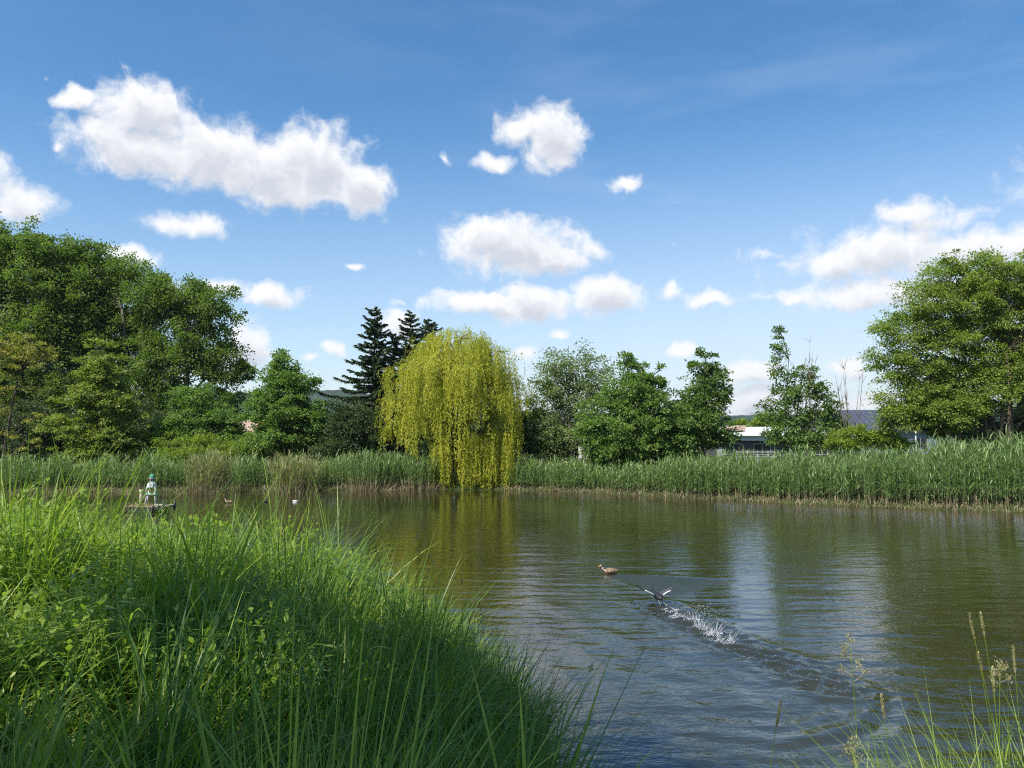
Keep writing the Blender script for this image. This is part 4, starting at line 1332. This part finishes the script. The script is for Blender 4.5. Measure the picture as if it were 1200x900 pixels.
def weed_geo(g, P, H, rng, leaf=(.08, .19), pairs=6, mat=0, stem_mat=0):
    """upright leafy stems with pairs of pointed leaves"""
    n = len(P)
    L = unit(np.column_stack([rng.normal(0, .12, n), rng.normal(0, .12, n), np.ones(n)]))
    g.blades(P, L, H, .009, .0, .3, prof=(1, .9, .6), mat=stem_mat, twist=rng.random(n) * 6)
    f = np.linspace(.30, 1.0, pairs)
    for i, ff in enumerate(f):
        for sgn in (0, PI):
            az = rng.random(n) * .7 + i * PI / 2 + sgn
            el = rng.uniform(-.1, .8, n) + .3 * (ff > .9)
            D = np.stack([np.cos(az) * np.cos(el), np.sin(az) * np.cos(el), np.sin(el)], 1)
            B = P + L * (H * ff)[:, None]
            ln = rng.uniform(*leaf, n) * (1.15 - .45 * ff)
            g.blades(B, D, ln, ln * rng.uniform(.24, .40, n), rng.uniform(.1, .6, n), np.clip(rng.normal(.5 + .2 * (ff - .6), .17, n), 0, 1), prof=(.12, .9, .95, .55, .03), mat=mat)


def weeds():
    rng = np.random.default_rng(211)
    g = Geo()
    x, y, s, z = bank_points(6500, rng, az=(-40, -3), dist=(6.2, 19))
    z1 = wav(x, y, .75, 12)
    keep = (z1 > .18) | (rng.random(len(x)) < .05)
    keep &= s > .5
    x, y, z = x[keep], y[keep], z[keep]; n = len(x)
    weed_geo(g, np.column_stack([x, y, z]), rng.uniform(.42, .86, n) * (.55 + .55 * clump_field(x, y)[0]), rng)
    o = g.build('weeds', [M['weed']], smooth=True)
    tag(o, 'patches of leafy nettle like weeds among the bank grass', 'weeds', kind='stuff')


weeds()


def leafy_plant(px, py, D, h, label, seed, leaf=(.14, .2), pairs=5, stems=3):
    rng = np.random.default_rng(seed)
    p = at(px, py, D); z = float(ground_z(p.x, p.y))
    root = empty('leafy_plant', (p.x, p.y, z)); tag(root, label, 'plant', 'leafy plants in the bank grass')
    hh = max(h, p.z - z)
    for k in range(stems):
        g = Geo()
        b = np.array((rng.normal(0, .06), rng.normal(0, .06), -.03))
        t = b + np.array((rng.normal(0, .1), rng.normal(0, .1), hh * rng.uniform(.8, 1.0)))
        P = limb(g, b, t, .007, .003, rng, 0, 6, 5)
        so = g.build('stem', M['sedge'], root, smooth=True)
        for i in range(pairs):
            ff = .4 + .6 * i / (pairs - 1)
            B = (b + (t - b) * ff)[None]
            az = rng.random() * .6 + i * 2.1
            for sg in (0, PI):
                q = Geo(); el = rng.uniform(.0, .5)
                Dv = np.array([[math.cos(az + sg) * math.cos(el), math.sin(az + sg) * math.cos(el), math.sin(el)]])
                ln = rng.uniform(*leaf) * (1.15 - .4 * ff)
                q.blades(B, Dv, ln, ln * .42, rng.uniform(.15, .5), np.clip(rng.normal(.6, .2), 0, 1), prof=(.12, .6, .95, 1, .75, .4, .03))
                q.build('leaf', M['weed'], so, smooth=True)


leafy_plant(268, 738, 7.2, .8, 'sunlit broad leaved plant beside the dark shaded grass tussock', 221)
leafy_plant(345, 765, 6.6, .7, 'shaded broad leaved plant right of the sunlit one in the dark grass', 222, stems=2)
leafy_plant(92, 800, 5.6, .6, 'dark round leaved plant at the lower left in the shade', 223, leaf=(.1, .15))
leafy_plant(430, 672, 10.2, .9, 'pale leafy plant at the sunlit top edge of the bank', 224, stems=4, leaf=(.1, .15))


def flower_grass(base_px, D, head_px, kind, label, seed, head_len=.09, leaves=2, zbase=None):
    """one flowering grass: stem, seed head, leaves. head_px = photo position of the head's tip"""
    rng = np.random.default_rng(seed)
    tip = at(head_px[0], head_px[1], D)
    bx = (base_px - 600) / F_PX * D
    z = float(ground_z(bx, D))
    root = empty('flowering_grass', (bx, D, z)); tag(root, label, 'grass stem', 'flowering grasses over the water')
    t = np.array((tip.x - bx, 0, tip.z - z)); b = np.array((0, 0, -.03))
    n = 9; u = np.linspace(0, 1, n)[:, None]
    ctrl = np.array((t[0] * .25, 0, t[2] * .62))
    P = (1 - u) ** 2 * b + 2 * u * (1 - u) * ctrl + u ** 2 * t
    g = Geo(); g.tube(P, np.linspace(.0022, .0011, n), 5); g.build('stem', M['grass'], root, smooth=True)
    dirn = unit(P[-1] - P[-2])
    h = Geo()
    if kind == 'spike':
        m = 130; f = rng.random(m)
        rad = .0052 * np.sin(np.clip(f * .9 + .1, 0, 1) * PI) ** .6
        a = rng.random(m) * 6.28
        C = P[-1] - dirn * (head_len * (1 - f))[:, None]
        o = np.stack([np.cos(a), np.sin(a), np.zeros(m)], 1)
        h.leaves(C + o * rad[:, None] * .4, unit(o * .5 + dirn), o, rng.uniform(.008, .014, m), rng.uniform(.003, .005, m), rng.random(m))
        h.tube([P[-1] - dirn * head_len, P[-1] - dirn * head_len * .5, P[-1]], [.003, .0042, .0012], 5, tint=.5)
    else:
        # open panicle of small bunches
        for k in range(9):
            f = k / 8.0
            c0 = P[-1] - dirn * head_len * (1 - f)
            a = rng.random() * 6.28; r = head_len * .26 * (1 - f) + .008
            c1 = c0 + np.array((math.cos(a) * r, math.sin(a) * r * .7, r * .5))
            h.tube([c0, c1], [.0008, .0006], 4)
            m = 22
            C = c1 + rng.normal(0, .007, (m, 3))
            h.leaves(C, unit(rng.normal(0, .5, (m, 3)) + dirn + np.array((math.cos(a) * .5, 0, 0))), unit(rng.normal(size=(m, 3))), rng.uniform(.008, .014, m), rng.uniform(.003, .006, m), rng.random(m))
    h.build('seed_head', M['seed'], root)
    for k in range(leaves):
        q = Geo(); j = rng.integers(1, 5); a = rng.random() * 6.28
        q.blades(P[j][None], np.array([[math.cos(a) * .5, math.sin(a) * .5, .8]]), rng.uniform(.2, .35), .006, rng.uniform(.2, .6), .6, prof=(.6, 1, .9, .6, .04))
        q.build('leaf', M['grass'], root, smooth=True)


FG = [
    (1168, 3.2, (1136, 720), 'spike', 'spike headed grass leaning left, left one of the tallest pair at the right', .10),
    (1172, 3.2, (1149, 719), 'spike', 'spike headed grass, right one of the tallest leaning pair at the right', .09),
    (1186, 3.3, (1187, 757), 'spike', 'upright straw coloured spike nearest the right edge', .11),
    (1176, 3.1, (1146, 765), 'spike', 'short pale spike hanging just below the tallest leaning pair', .07),
    (1150, 3.0, (1172, 778), 'panicle', 'bent straw coloured head at the right, leaning right', .08),
    (1160, 3.1, (1163, 783), 'spike', 'drooping straw spike beside the bent head at the right', .09),
    (1000, 3.1, (996, 748), 'panicle', 'open headed grass standing before the wake at the lower right', .17),
    (1040, 3.0, (1033, 815), 'spike', 'slim brownish spike between the open headed grass and the right corner', .085),
    (985, 2.9, (1000, 868), 'panicle', 'low tan panicle at the bottom, left of the right corner grass', .09),
    (870, 3.0, (915, 822), 'spike', 'thin pale spike leaning right at the bottom middle of the water', .10),
    (378, 8.4, (397, 604), 'panicle', 'sunlit seed head in front of the left water, highest over the bank', .22),
    (486, 8.2, (494, 617), 'panicle', 'tall open seed head over the yellow reflection, left of the pair', .26),
    (520, 8.2, (505, 650), 'panicle', 'drooping seed head on the right of the pair over the yellow reflection', .2),
    (545, 8.0, (541, 678), 'spike', 'small dark cattail like spike over the water', .07),
    (578, 7.8, (562, 706), 'spike', 'second small dark spike nearer the water at the bank tip', .07),
    (650, 7.2, (693, 780), 'panicle', 'thin arching stem with small dark head over the water at the bank tip', .07),
    (130, 9.0, (152, 588), 'spike', 'pale grass spike at the left below the raft', .12),
]
for i, (bp, D, hp, kind, lab, hl) in enumerate(FG):
    flower_grass(bp, D, hp, kind, lab, 300 + i, hl)

# ------------------------------------------------------------------ birds
t_ = NT('brown speckled plumage')
nz_ = t_.noise(38, 3, .6, stretch=(.5, 1.2, 1.2))
M['brown_plumage'] = t_.done(t_.pbr(t_.ramp(nz_, [(.36, (.075, .045, .028)), (.5, (.24, .15, .09)), (.66, (.40, .28, .19))]), .7, .2))
M['pale_plumage'] = plain('pale plumage', (.42, .30, .22), .7, .2, .15, 20)
M['dark_plumage'] = plain('sooty plumage', (.016, .017, .020), .55, .4, .3, 20)
M['grey_plumage'] = plain('slate plumage', (.050, .052, .058), .6, .3, .3, 25)
M['white_plumage'] = plain('white feathers', (.74, .73, .70), .7, .2, .06, 20)
M['bill'] = plain('orange bill', (.42, .22, .07), .4, .4, .15, 30)
M['bill_white'] = plain('white bill', (.75, .72, .66), .4, .4, .05, 30)
M['leg'] = plain('greenish legs', (.20, .19, .10), .5, .4, .15, 30)
M['eye'] = plain('dark eye', (.01, .01, .01), .1, .6, .0, 30)


def ring_yz(x, z, ry, rz, n=14, tilt=0.0):
    """ellipse across the body axis (x forward), tilted about y"""
    a = np.arange(n) * 2 * PI / n
    yy, zz = np.cos(a) * ry, np.sin(a) * rz
    return np.stack([x - zz * math.sin(tilt), yy, z + zz * math.cos(tilt)], 1)


def duck(loc, heading, label, group, mats, scale=1.0, name='duck'):
    """swimming duck facing local +x, water line at z = 0; the body is one mesh"""
    g = Geo()
    st = [(-.285, .105, .006, .004, .3), (-.25, .090, .035, .018, .3), (-.20, .065, .068, .045, .15), (-.12, .045, .095, .078, 0), (-.03, .040, .105, .090, 0), (.06, .042, .098, .088, 0),
          (.125, .055, .078, .078, -.25), (.165, .085, .052, .058, -.75), (.182, .125, .036, .040, -1.25), (.186, .165, .030, .033, -1.45), (.192, .198, .033, .036, -1.2), (.212, .222, .037, .037, -.5), (.245, .228, .033, .033, .1), (.268, .221, .021, .022, .2)]
    rings = [ring_yz(x, z, ry, rz, 14, tl) for (x, z, ry, rz, tl) in st]
    g.loft(rings[:3], mat=1, cap=False)
    g.loft(rings[2:7], mat=0, cap=False)
    g.loft(rings[6:], mat=1, cap=False)
    bill = [ring_yz(.268, .221, .021, .022, 14, .2), ring_yz(.285, .214, .016, .011, 14, .1), ring_yz(.31, .208, .015, .006, 14, 0), ring_yz(.326, .206, .010, .003, 14, 0)]
    g.loft(bill, mat=2, cap=True)
    me = g.mesh(name, True)
    bm = bmesh.new(); bm.from_mesh(me)
    bmesh.ops.remove_doubles(bm, verts=bm.verts, dist=1e-5)
    bmesh.ops.recalc_face_normals(bm, faces=bm.faces)
    bm.to_mesh(me); bm.free()
    root = empty(name, loc, heading); root.scale = (scale,) * 3
    tag(root, label, 'duck', group)
    b = link('body', me, [M[m] for m in mats], root)
    sub = b.modifiers.new('smooth', 'SUBSURF'); sub.levels = sub.render_levels = 1
    for sy in (-1, 1):
        w = Geo()
        sec = []
        for (x, z, h, th) in ((.10, .075, .020, .006), (.04, .082, .050, .014), (-.05, .088, .056, .015), (-.14, .092, .040, .012), (-.21, .098, .018, .006), (-.262, .103, .004, .002)):
            a = np.arange(10) * 2 * PI / 10
            bulge = .108 if x > -.08 else .108 - (-.08 - x) * .42
            sec.append(np.stack([np.full(10, x), sy * (bulge - .01 + np.cos(a) * th - .25 * np.sin(a) * h), z + np.sin(a) * h * .9], 1))
        w.loft(sec)
        w.build('wing', M[mats[0]], root, smooth=True)
        e = Geo(); e.tube([(.232, sy * .030, .234), (.232, sy * .0345, .234), (.232, sy * .036, .234)], [.006, .0055, .001], 8); e.build('eye', M['eye'], root, smooth=True)
    return root


duck((at(713, 670, 22).x, 21.9, 0), PI + .25, 'brown speckled duck swimming left in the middle of the pond', 'ducks on the pond', ('brown_plumage', 'pale_plumage', 'bill'))
duck((at(266, 588.5, 43).x, 43.2, 0), PI - .3, 'brown duck swimming in front of the far left reeds, right of the raft', 'ducks on the pond', ('brown_plumage', 'pale_plumage', 'bill'), .95)
duck((at(308, 588, 43).x, 43.6, 0), .3, 'dark duck low on the water before the far reeds, between the other two', 'ducks on the pond', ('dark_plumage', 'dark_plumage', 'bill'), .8)
duck((at(341, 587.5, 43).x, 43.9, -.02), .15, 'pale sided drake with dark head by the fan shaped reed clump', 'ducks on the pond', ('white_plumage', 'dark_plumage', 'bill'), .7)


def coot():
    """black water bird running over the water, seen from behind with both wings raised"""
    g = Geo()
    st = [(-.20, .150, .008, .006, .2), (-.17, .150, .034, .020, .2), (-.12, .152, .060, .048, .1), (-.05, .160, .078, .072, 0), (.03, .170, .080, .076, 0), (.10, .185, .064, .062, -.2),
          (.15, .205, .042, .042, -.4), (.20, .228, .028, .030, -.4), (.245, .248, .027, .029, -.2), (.275, .254, .026, .027, 0), (.30, .252, .014, .016, 0)]
    g.loft([ring_yz(x, z, ry, rz, 14, tl) for (x, z, ry, rz, tl) in st], mat=0)
    g.loft([ring_yz(.297, .251, .012, .014, 10), ring_yz(.318, .246, .008, .008, 10), ring_yz(.335, .243, .003, .003, 10)], mat=3)

    def wing(sy, tip_y, tip_z, sweep):
        n = 8; sec = []
        for i in range(n):
            t = i / (n - 1)
            yy = sy * (.045 + (tip_y - .045) * t)
            zz = .205 + (tip_z - .205) * t ** .8
            xl = .085 + .05 * math.sin(t * PI) - sweep * t          # leading edge
            ch = .155 * (1 - .25 * t) * (1 - t ** 5 * .7)
            th = .014 * (1 - t) + .003
            prof = [(0, 0), (.15, 1), (.45, .9), (.78, .4), (1, .05), (.78, -.25), (.45, -.5), (.15, -.6)]
            sec.append([(xl - ch * c, yy, zz + th * h - .035 * c) for c, h in prof])
        if sy < 0: sec = [list(reversed(q)) for q in sec]
        g.loft(sec, mat=1)
        # white band on the trailing edge and the separate primary tips
        sec = []
        for i in range(5):
            t = .16 + .5 * i / 4
            yy = sy * (.045 + (tip_y - .045) * t); zz = .205 + (tip_z - .205) * t ** .8
            xl = .085 + .05 * math.sin(t * PI) - sweep * t; ch = .155 * (1 - .25 * t)
            x = xl - ch
            sec.append([(x + .012, yy, zz - .032 + .006), (x - .014, yy, zz - .036 + .004), (x - .014, yy, zz - .036 - .005), (x + .012, yy, zz - .032 - .006)])
        g.loft(sec if sy > 0 else [list(reversed(q)) for q in sec], mat=2)
        for k in range(5):
            t = .80 + .05 * k
            yy = sy * (.045 + (tip_y - .045) * t); zz = .205 + (tip_z - .205) * t ** .8
            x = .085 - sweep * t - .03 - .012 * (4 - k)
            d = np.array((-.07 - .02 * (4 - k), sy * (.035 + .012 * k), .012 + .010 * k))
            p = np.array((x, yy, zz))
            g.tube([p, p + d * .6, p + d], [.009, .008, .002], 6, mat=1)
    wing(1, .44, .40, .03)
    wing(-1, .42, .345, .02)
    for sy in (-1, 1):     # trailing legs and lobed toes
        a = np.array((-.09, sy * .035, .115)); b = np.array((-.17, sy * .05, .06)); c = np.array((-.235, sy * .055, .02 if sy > 0 else .045))
        g.tube([a, b, c], [.010, .007, .006], 7, mat=4)
        for k in (-1, 0, 1):
            g.tube([c, c + np.array((-.03, k * .014, -.012)), c + np.array((-.065, k * .026, -.012))], [.006, .009, .002], 6, mat=4)
    p = at(771, 697, 17.9)
    root = empty('water_bird', (p.x, 17.9, .035), PI / 2 + .28); root.scale = (1.08,) * 3
    tag(root, 'black water bird with spread wings running across the water ahead of the splashes', 'bird')
    g.build('body', [M['dark_plumage'], M['grey_plumage'], M['white_plumage'], M['bill_white'], M['leg']], root, smooth=True)


coot()


def splash():
    rng = np.random.default_rng(401)
    t = NT('splashing water')
    p = t.pbr((.74, .78, .80), .12, .6)
    p.inputs['Transmission Weight'].default_value = .6
    p.inputs['IOR'].default_value = 1.33
    m = t.done(p)
    ico = bmesh.new(); bmesh.ops.create_icosphere(ico, subdivisions=1, radius=1)
    IV = np.array([v.co[:] for v in ico.verts]); IT = np.array([[v.index for v in f.verts] for f in ico.faces]); ico.free()

    def drops(g, C, r, stretch):
        n = len(C)
        S = np.ones((n, 1, 3)) * r[:, None, None]; S[:, 0, 2] *= stretch
        V = (C[:, None] + IV[None] * S).reshape(-1, 3)
        T = (IT[None] + (np.arange(n) * len(IV))[:, None, None]).reshape(-1, 3)
        g.add(V, None, T)
    # footfalls along the run, seen in the photograph at these places
    feet = [(786, 712, 17.4, .10, 20), (794, 720, 16.8, .16, 34), (812, 722, 16.5, .30, 60), (822, 735, 15.9, .42, 90), (836, 742, 15.4, .34, 70), (850, 750, 14.9, .30, 60)]
    for (px, py, Y, h, n) in feet:
        b = at(px, py, Y); c = np.array((b.x, Y, 0.0))
        g = Geo()
        for k in range(int(4 + h * 15)):
            a = rng.random() * 6.28; rr = rng.uniform(.02, .15)
            s = c + np.array((math.cos(a) * rr, math.sin(a) * rr, -.01))
            hh = h * rng.uniform(.25, 1.0); dr = np.array((math.cos(a) * .25 + rng.normal(0, .2), math.sin(a) * .3, 1.0)) * hh
            u = np.linspace(0, 1, 6)[:, None]
            P = s + dr * u + np.array((math.cos(a), math.sin(a), -.4)) * .18 * hh * u ** 2
            w = rng.uniform(.003, .011)
            g.tube(P, w * np.array((1.3, .9, .6, .8, .45, .15)) * rng.uniform(.7, 1.2, 6), 6)
        # thin torn sheets thrown up round the footfall
        q = int(10 + 40 * h); a = rng.random(q) * 6.28; rr = rng.uniform(.04, .13, q)
        B = c + np.column_stack([np.cos(a) * rr, np.sin(a) * rr, np.full(q, -.01)])
        g.blades(B, unit(np.column_stack([np.cos(a) * .35 + rng.normal(0, .2, q), np.sin(a) * .35, np.ones(q)])), h * rng.uniform(.15, .6, q), rng.uniform(.008, .028, q), rng.uniform(.05, .6, q), .5, prof=(1, .9, .95, .5, .6, .12), twist=rng.normal(0, .5, q))
        n = int(n * 1.3)
        C = c + np.column_stack([rng.normal(0, .14, n), rng.normal(0, .14, n), h * rng.random(n) ** 1.3 * 1.15 + .01])
        drops(g, C, rng.uniform(.003, .009, n), rng.uniform(.8, 1.8, n))
        if h < .2 and py > 715:
            drops(g, c[None] + rng.normal(0, .03, (14, 3)) + np.array([[0, 0, .05]]), rng.uniform(.012, .042, 14), rng.uniform(.7, 1.3, 14))
        rim = rng.random(70) ** 1.0 * 6.28
        C = c + np.column_stack([np.cos(rim) * rng.uniform(.08, .2, 70), np.sin(rim) * rng.uniform(.08, .2, 70), rng.uniform(0, .03, 70)])
        drops(g, C, rng.uniform(.006, .02, 70), np.full(70, .7))
        o = g.build('water_splash', m, smooth=True)
        tag(o, 'white splash of water and droplets kicked up behind the running bird', 'splash', 'splashes behind the running bird', 'stuff')
    # scattered foam flecks on the broken trail
    n = 260
    k = rng.random(n) ** .8 * 3; i0 = np.minimum(k.astype(int), 2); f = (k - i0)[:, None]
    A = np.array(RUN[1:5])
    Q = A[i0] * (1 - f) + A[i0 + 1] * f + rng.normal(0, .22, (n, 2))
    C = np.column_stack([Q, water_z(Q[:, 0], Q[:, 1]) + .003])
    g = Geo(); drops(g, C, rng.uniform(.003, .009, n), np.full(n, .45))
    tag(g.build('foam', m, smooth=True), 'white foam flecks on the broken trail of the bird', 'foam', kind='stuff')


splash()

def floating_bits():
    rng = np.random.default_rng(402); g = Geo()
    a = along(shore_line(-32, 26), 260, rng); a[:, 1] -= np.abs(rng.normal(0, 1.1, 260)) + .1
    b = np.column_stack([rng.uniform(-10, 12, 90), rng.uniform(12, 46, 90)])
    Q = np.concatenate([a, b]); Q = Q[shore_dist(Q[:, 0], Q[:, 1]) < -.1]; n = len(Q)
    P = np.column_stack([Q, water_z(Q[:, 0], Q[:, 1]) + .006])
    th = rng.random(n) * 6.28
    g.leaves(P, np.stack([np.cos(th), np.sin(th), np.zeros(n)], 1), np.tile((0, 0, 1.0), (n, 1)), rng.uniform(.03, .11, n), rng.uniform(.015, .05, n), rng.random(n), fold=.05)
    tag(g.build('floating_leaves', M['brown_leaf']), 'small dry leaves and bits of reed floating on the pond', 'leaves', kind='stuff')


# ------------------------------------------------------------------ raft with its ornament
M['plank'] = plain('weathered planks', (.27, .20, .15), .85, .2, .35, 7, .3, (.3, 3, 1))
M['dark_wood'] = plain('wet dark timber', (.035, .030, .026), .6, .4, .3, 7)
M['pale_wood'] = plain('bleached wood', (.46, .40, .32), .8, .2, .2, 8)
M['white_paint'] = plain('weathered white paint', (.44, .46, .41), .6, .3, .35, 9)
M['green_paint'] = plain('pale green paint', (.30, .52, .34), .5, .4, .12, 6)
M['green_cap'] = plain('bright green cap', (.05, .30, .14), .5, .4, .25, 9)
M['brown_leaf'] = leaf_mat('dry leaves', (.15, .09, .05), (.26, .17, .10), (.38, .28, .18), trans=.1, gain=1.0, warm=(1, 1, 1))


def raft():
    Y = 38.2
    p = at(176, 600, Y)
    root = empty('raft', (p.x, Y, 0), R(-6))
    tag(root, 'weathered wooden raft moored in the water at the left', 'raft')
    for k in range(7):
        g = Geo(); y = -.55 + k * .165
        g.box((-.98, y, .30), (.42, y + .145, .345)); g.build('plank', M['plank'], root)
    for (y0, y1) in ((-.50, -.47), (.47, .50)):
        g = Geo(); g.box((-.93, y0, .02), (.42, y1, .178)); g.build('side_board', M['dark_wood'], root)
    for y in (-.46, .46):
        g = Geo(); g.box((-.92, y - .05, .18), (.98, y + .05, .299)); g.build('beam', M['dark_wood'], root)
    for k in range(2):
        g = Geo(); x = .50 + k * .36
        g.box((x, -.45, .31), (x + .12, .5, .36)); g.build('crossbar', M['pale_wood'], root)
    for (x, y, h) in ((-.98, -.5, .36), (.98, -.5, .66), (.98, .5, .54), (-.98, .5, .40), (.42, -.53, .33)):
        g = Geo(); g.tube([(x, y, -.5), (x, y, h * .6), (x, y, h)], [.055, .055, .05], 9); g.build('post', M['dark_wood'], root, smooth=True)
    g = Geo(); g.tube([(.55, -.1, .18), (.95, -.1, .17)], [.17, .17], 12); g.build('float', M['dark_wood'], root, smooth=True)
    g = Geo(); g.box((.5, -.57, .42), (.96, -.545, .47)); g.build('brace', M['pale_wood'], root)
    # leaf litter on the deck
    rng = np.random.default_rng(411); g = Geo(); n = 260
    P = np.column_stack([rng.uniform(-.95, .4, n), rng.uniform(-.5, .55, n), .35 + np.abs(rng.normal(0, .035, n))])
    g.leaves(P, unit(rng.normal(0, 1, (n, 3)) * np.array((1, 1, .3))), unit(rng.normal(0, .4, (n, 3)) + np.array((0, 0, 1))), rng.uniform(.08, .2, n), rng.uniform(.03, .08, n), rng.random(n))
    tag(g.build('leaf_litter', M['brown_leaf'], None, (p.x, Y, 0)), 'dry leaves and twigs scattered over the raft deck', 'leaves', kind='stuff')

    o = empty('garden_ornament', (p.x + .02, Y + .05, .345), R(12)); o.scale = (.92, .92, .88)
    tag(o, 'white lantern like ornament with green cap on splayed white legs', 'ornament')
    for sx in (-1, 1):
        for sy in (-1, 1):
            g = Geo(); g.tube([(sx * .27, sy * .22, 0), (sx * .22, sy * .18, .4), (sx * .17, sy * .14, .78)], [.034, .034, .034], 8)
            g.build('leg', M['white_paint'], o, smooth=True)
    g = Geo(); g.box((-.28, -.24, .60), (.28, .24, .655)); g.build('shelf', M['green_paint'], o)
    for sx in (-1, 1):
        g = Geo(); g.tube([(sx * .27, -.22, .66), (sx * .2, -.18, 1.0)], [.026, .026], 7); g.build('rail', M['green_paint'], o, smooth=True)
    a = np.arange(8) * 2 * PI / 8 + PI / 8

    def octa(r, z): return np.stack([np.cos(a) * r, np.sin(a) * r, np.full(8, z)], 1)
    g = Geo(); g.loft([octa(.24, .98), octa(.27, 1.0), octa(.22, 1.22), octa(.13, 1.27)]); g.build('housing', M['white_paint'], o)
    g = Geo(); g.loft([octa(.12, 1.27), octa(.135, 1.30), octa(.125, 1.52), octa(.11, 1.56)]); lan = g.build('lantern', M['white_paint'], o)
    for k in range(3):
        aa = -PI / 2 + (k - 1) * PI / 4
        Mx = Matrix.Translation((math.cos(aa) * .125, math.sin(aa) * .125, 1.42)) @ Matrix.Rotation(aa + PI / 2, 4, 'Z')
        g = Geo(); g.box((-.035, -.008, -.07), (.035, .008, .07), M=Mx); g.build('pane', M['pane'], lan)
    g = Geo(); g.loft([octa(.135, 1.562), octa(.14, 1.60), octa(.12, 1.67), octa(.06, 1.72), octa(.02, 1.74)]); g.build('cap', M['green_cap'], o)
    g = Geo(); g.box((-.19, -.05, 1.46), (-.135, .05, 1.57)); g.build('side_lamp', M['brick'], o)

    q = at(165, 586, 41.5)
    po = empty('mooring_post', (q.x, 41.5, 0)); tag(po, 'pale wooden post with a wider top in the water behind the raft', 'post')
    g = Geo(); g.tube([(0, 0, -.6), (0, 0, .4), (.01, 0, .72)], [.075, .07, .065], 10); g.build('shaft', M['pale_wood'], po, smooth=True)
    g = Geo(); g.tube([(.01, 0, .72), (.01, 0, .74), (.02, 0, .84), (.02, 0, .86)], [.07, .12, .11, .05], 10); g.build('cap', M['pale_wood'], po, smooth=True)


raft()
floating_bits()


def haze():
    g = Geo(); g.box((-4200, -300, -2), (4200, 3900, 150))
    t = NT('summer haze')
    v = t.node('ShaderNodeVolumePrincipled')
    v.inputs['Color'].default_value = (.72, .82, .95, 1)
    v.inputs['Density'].default_value = .00009
    v.inputs['Anisotropy'].default_value = .2
    t.t.links.new(v.outputs[0], t.out.inputs['Volume'])
    tag(g.build('haze', t.m), kind='stuff')


haze()
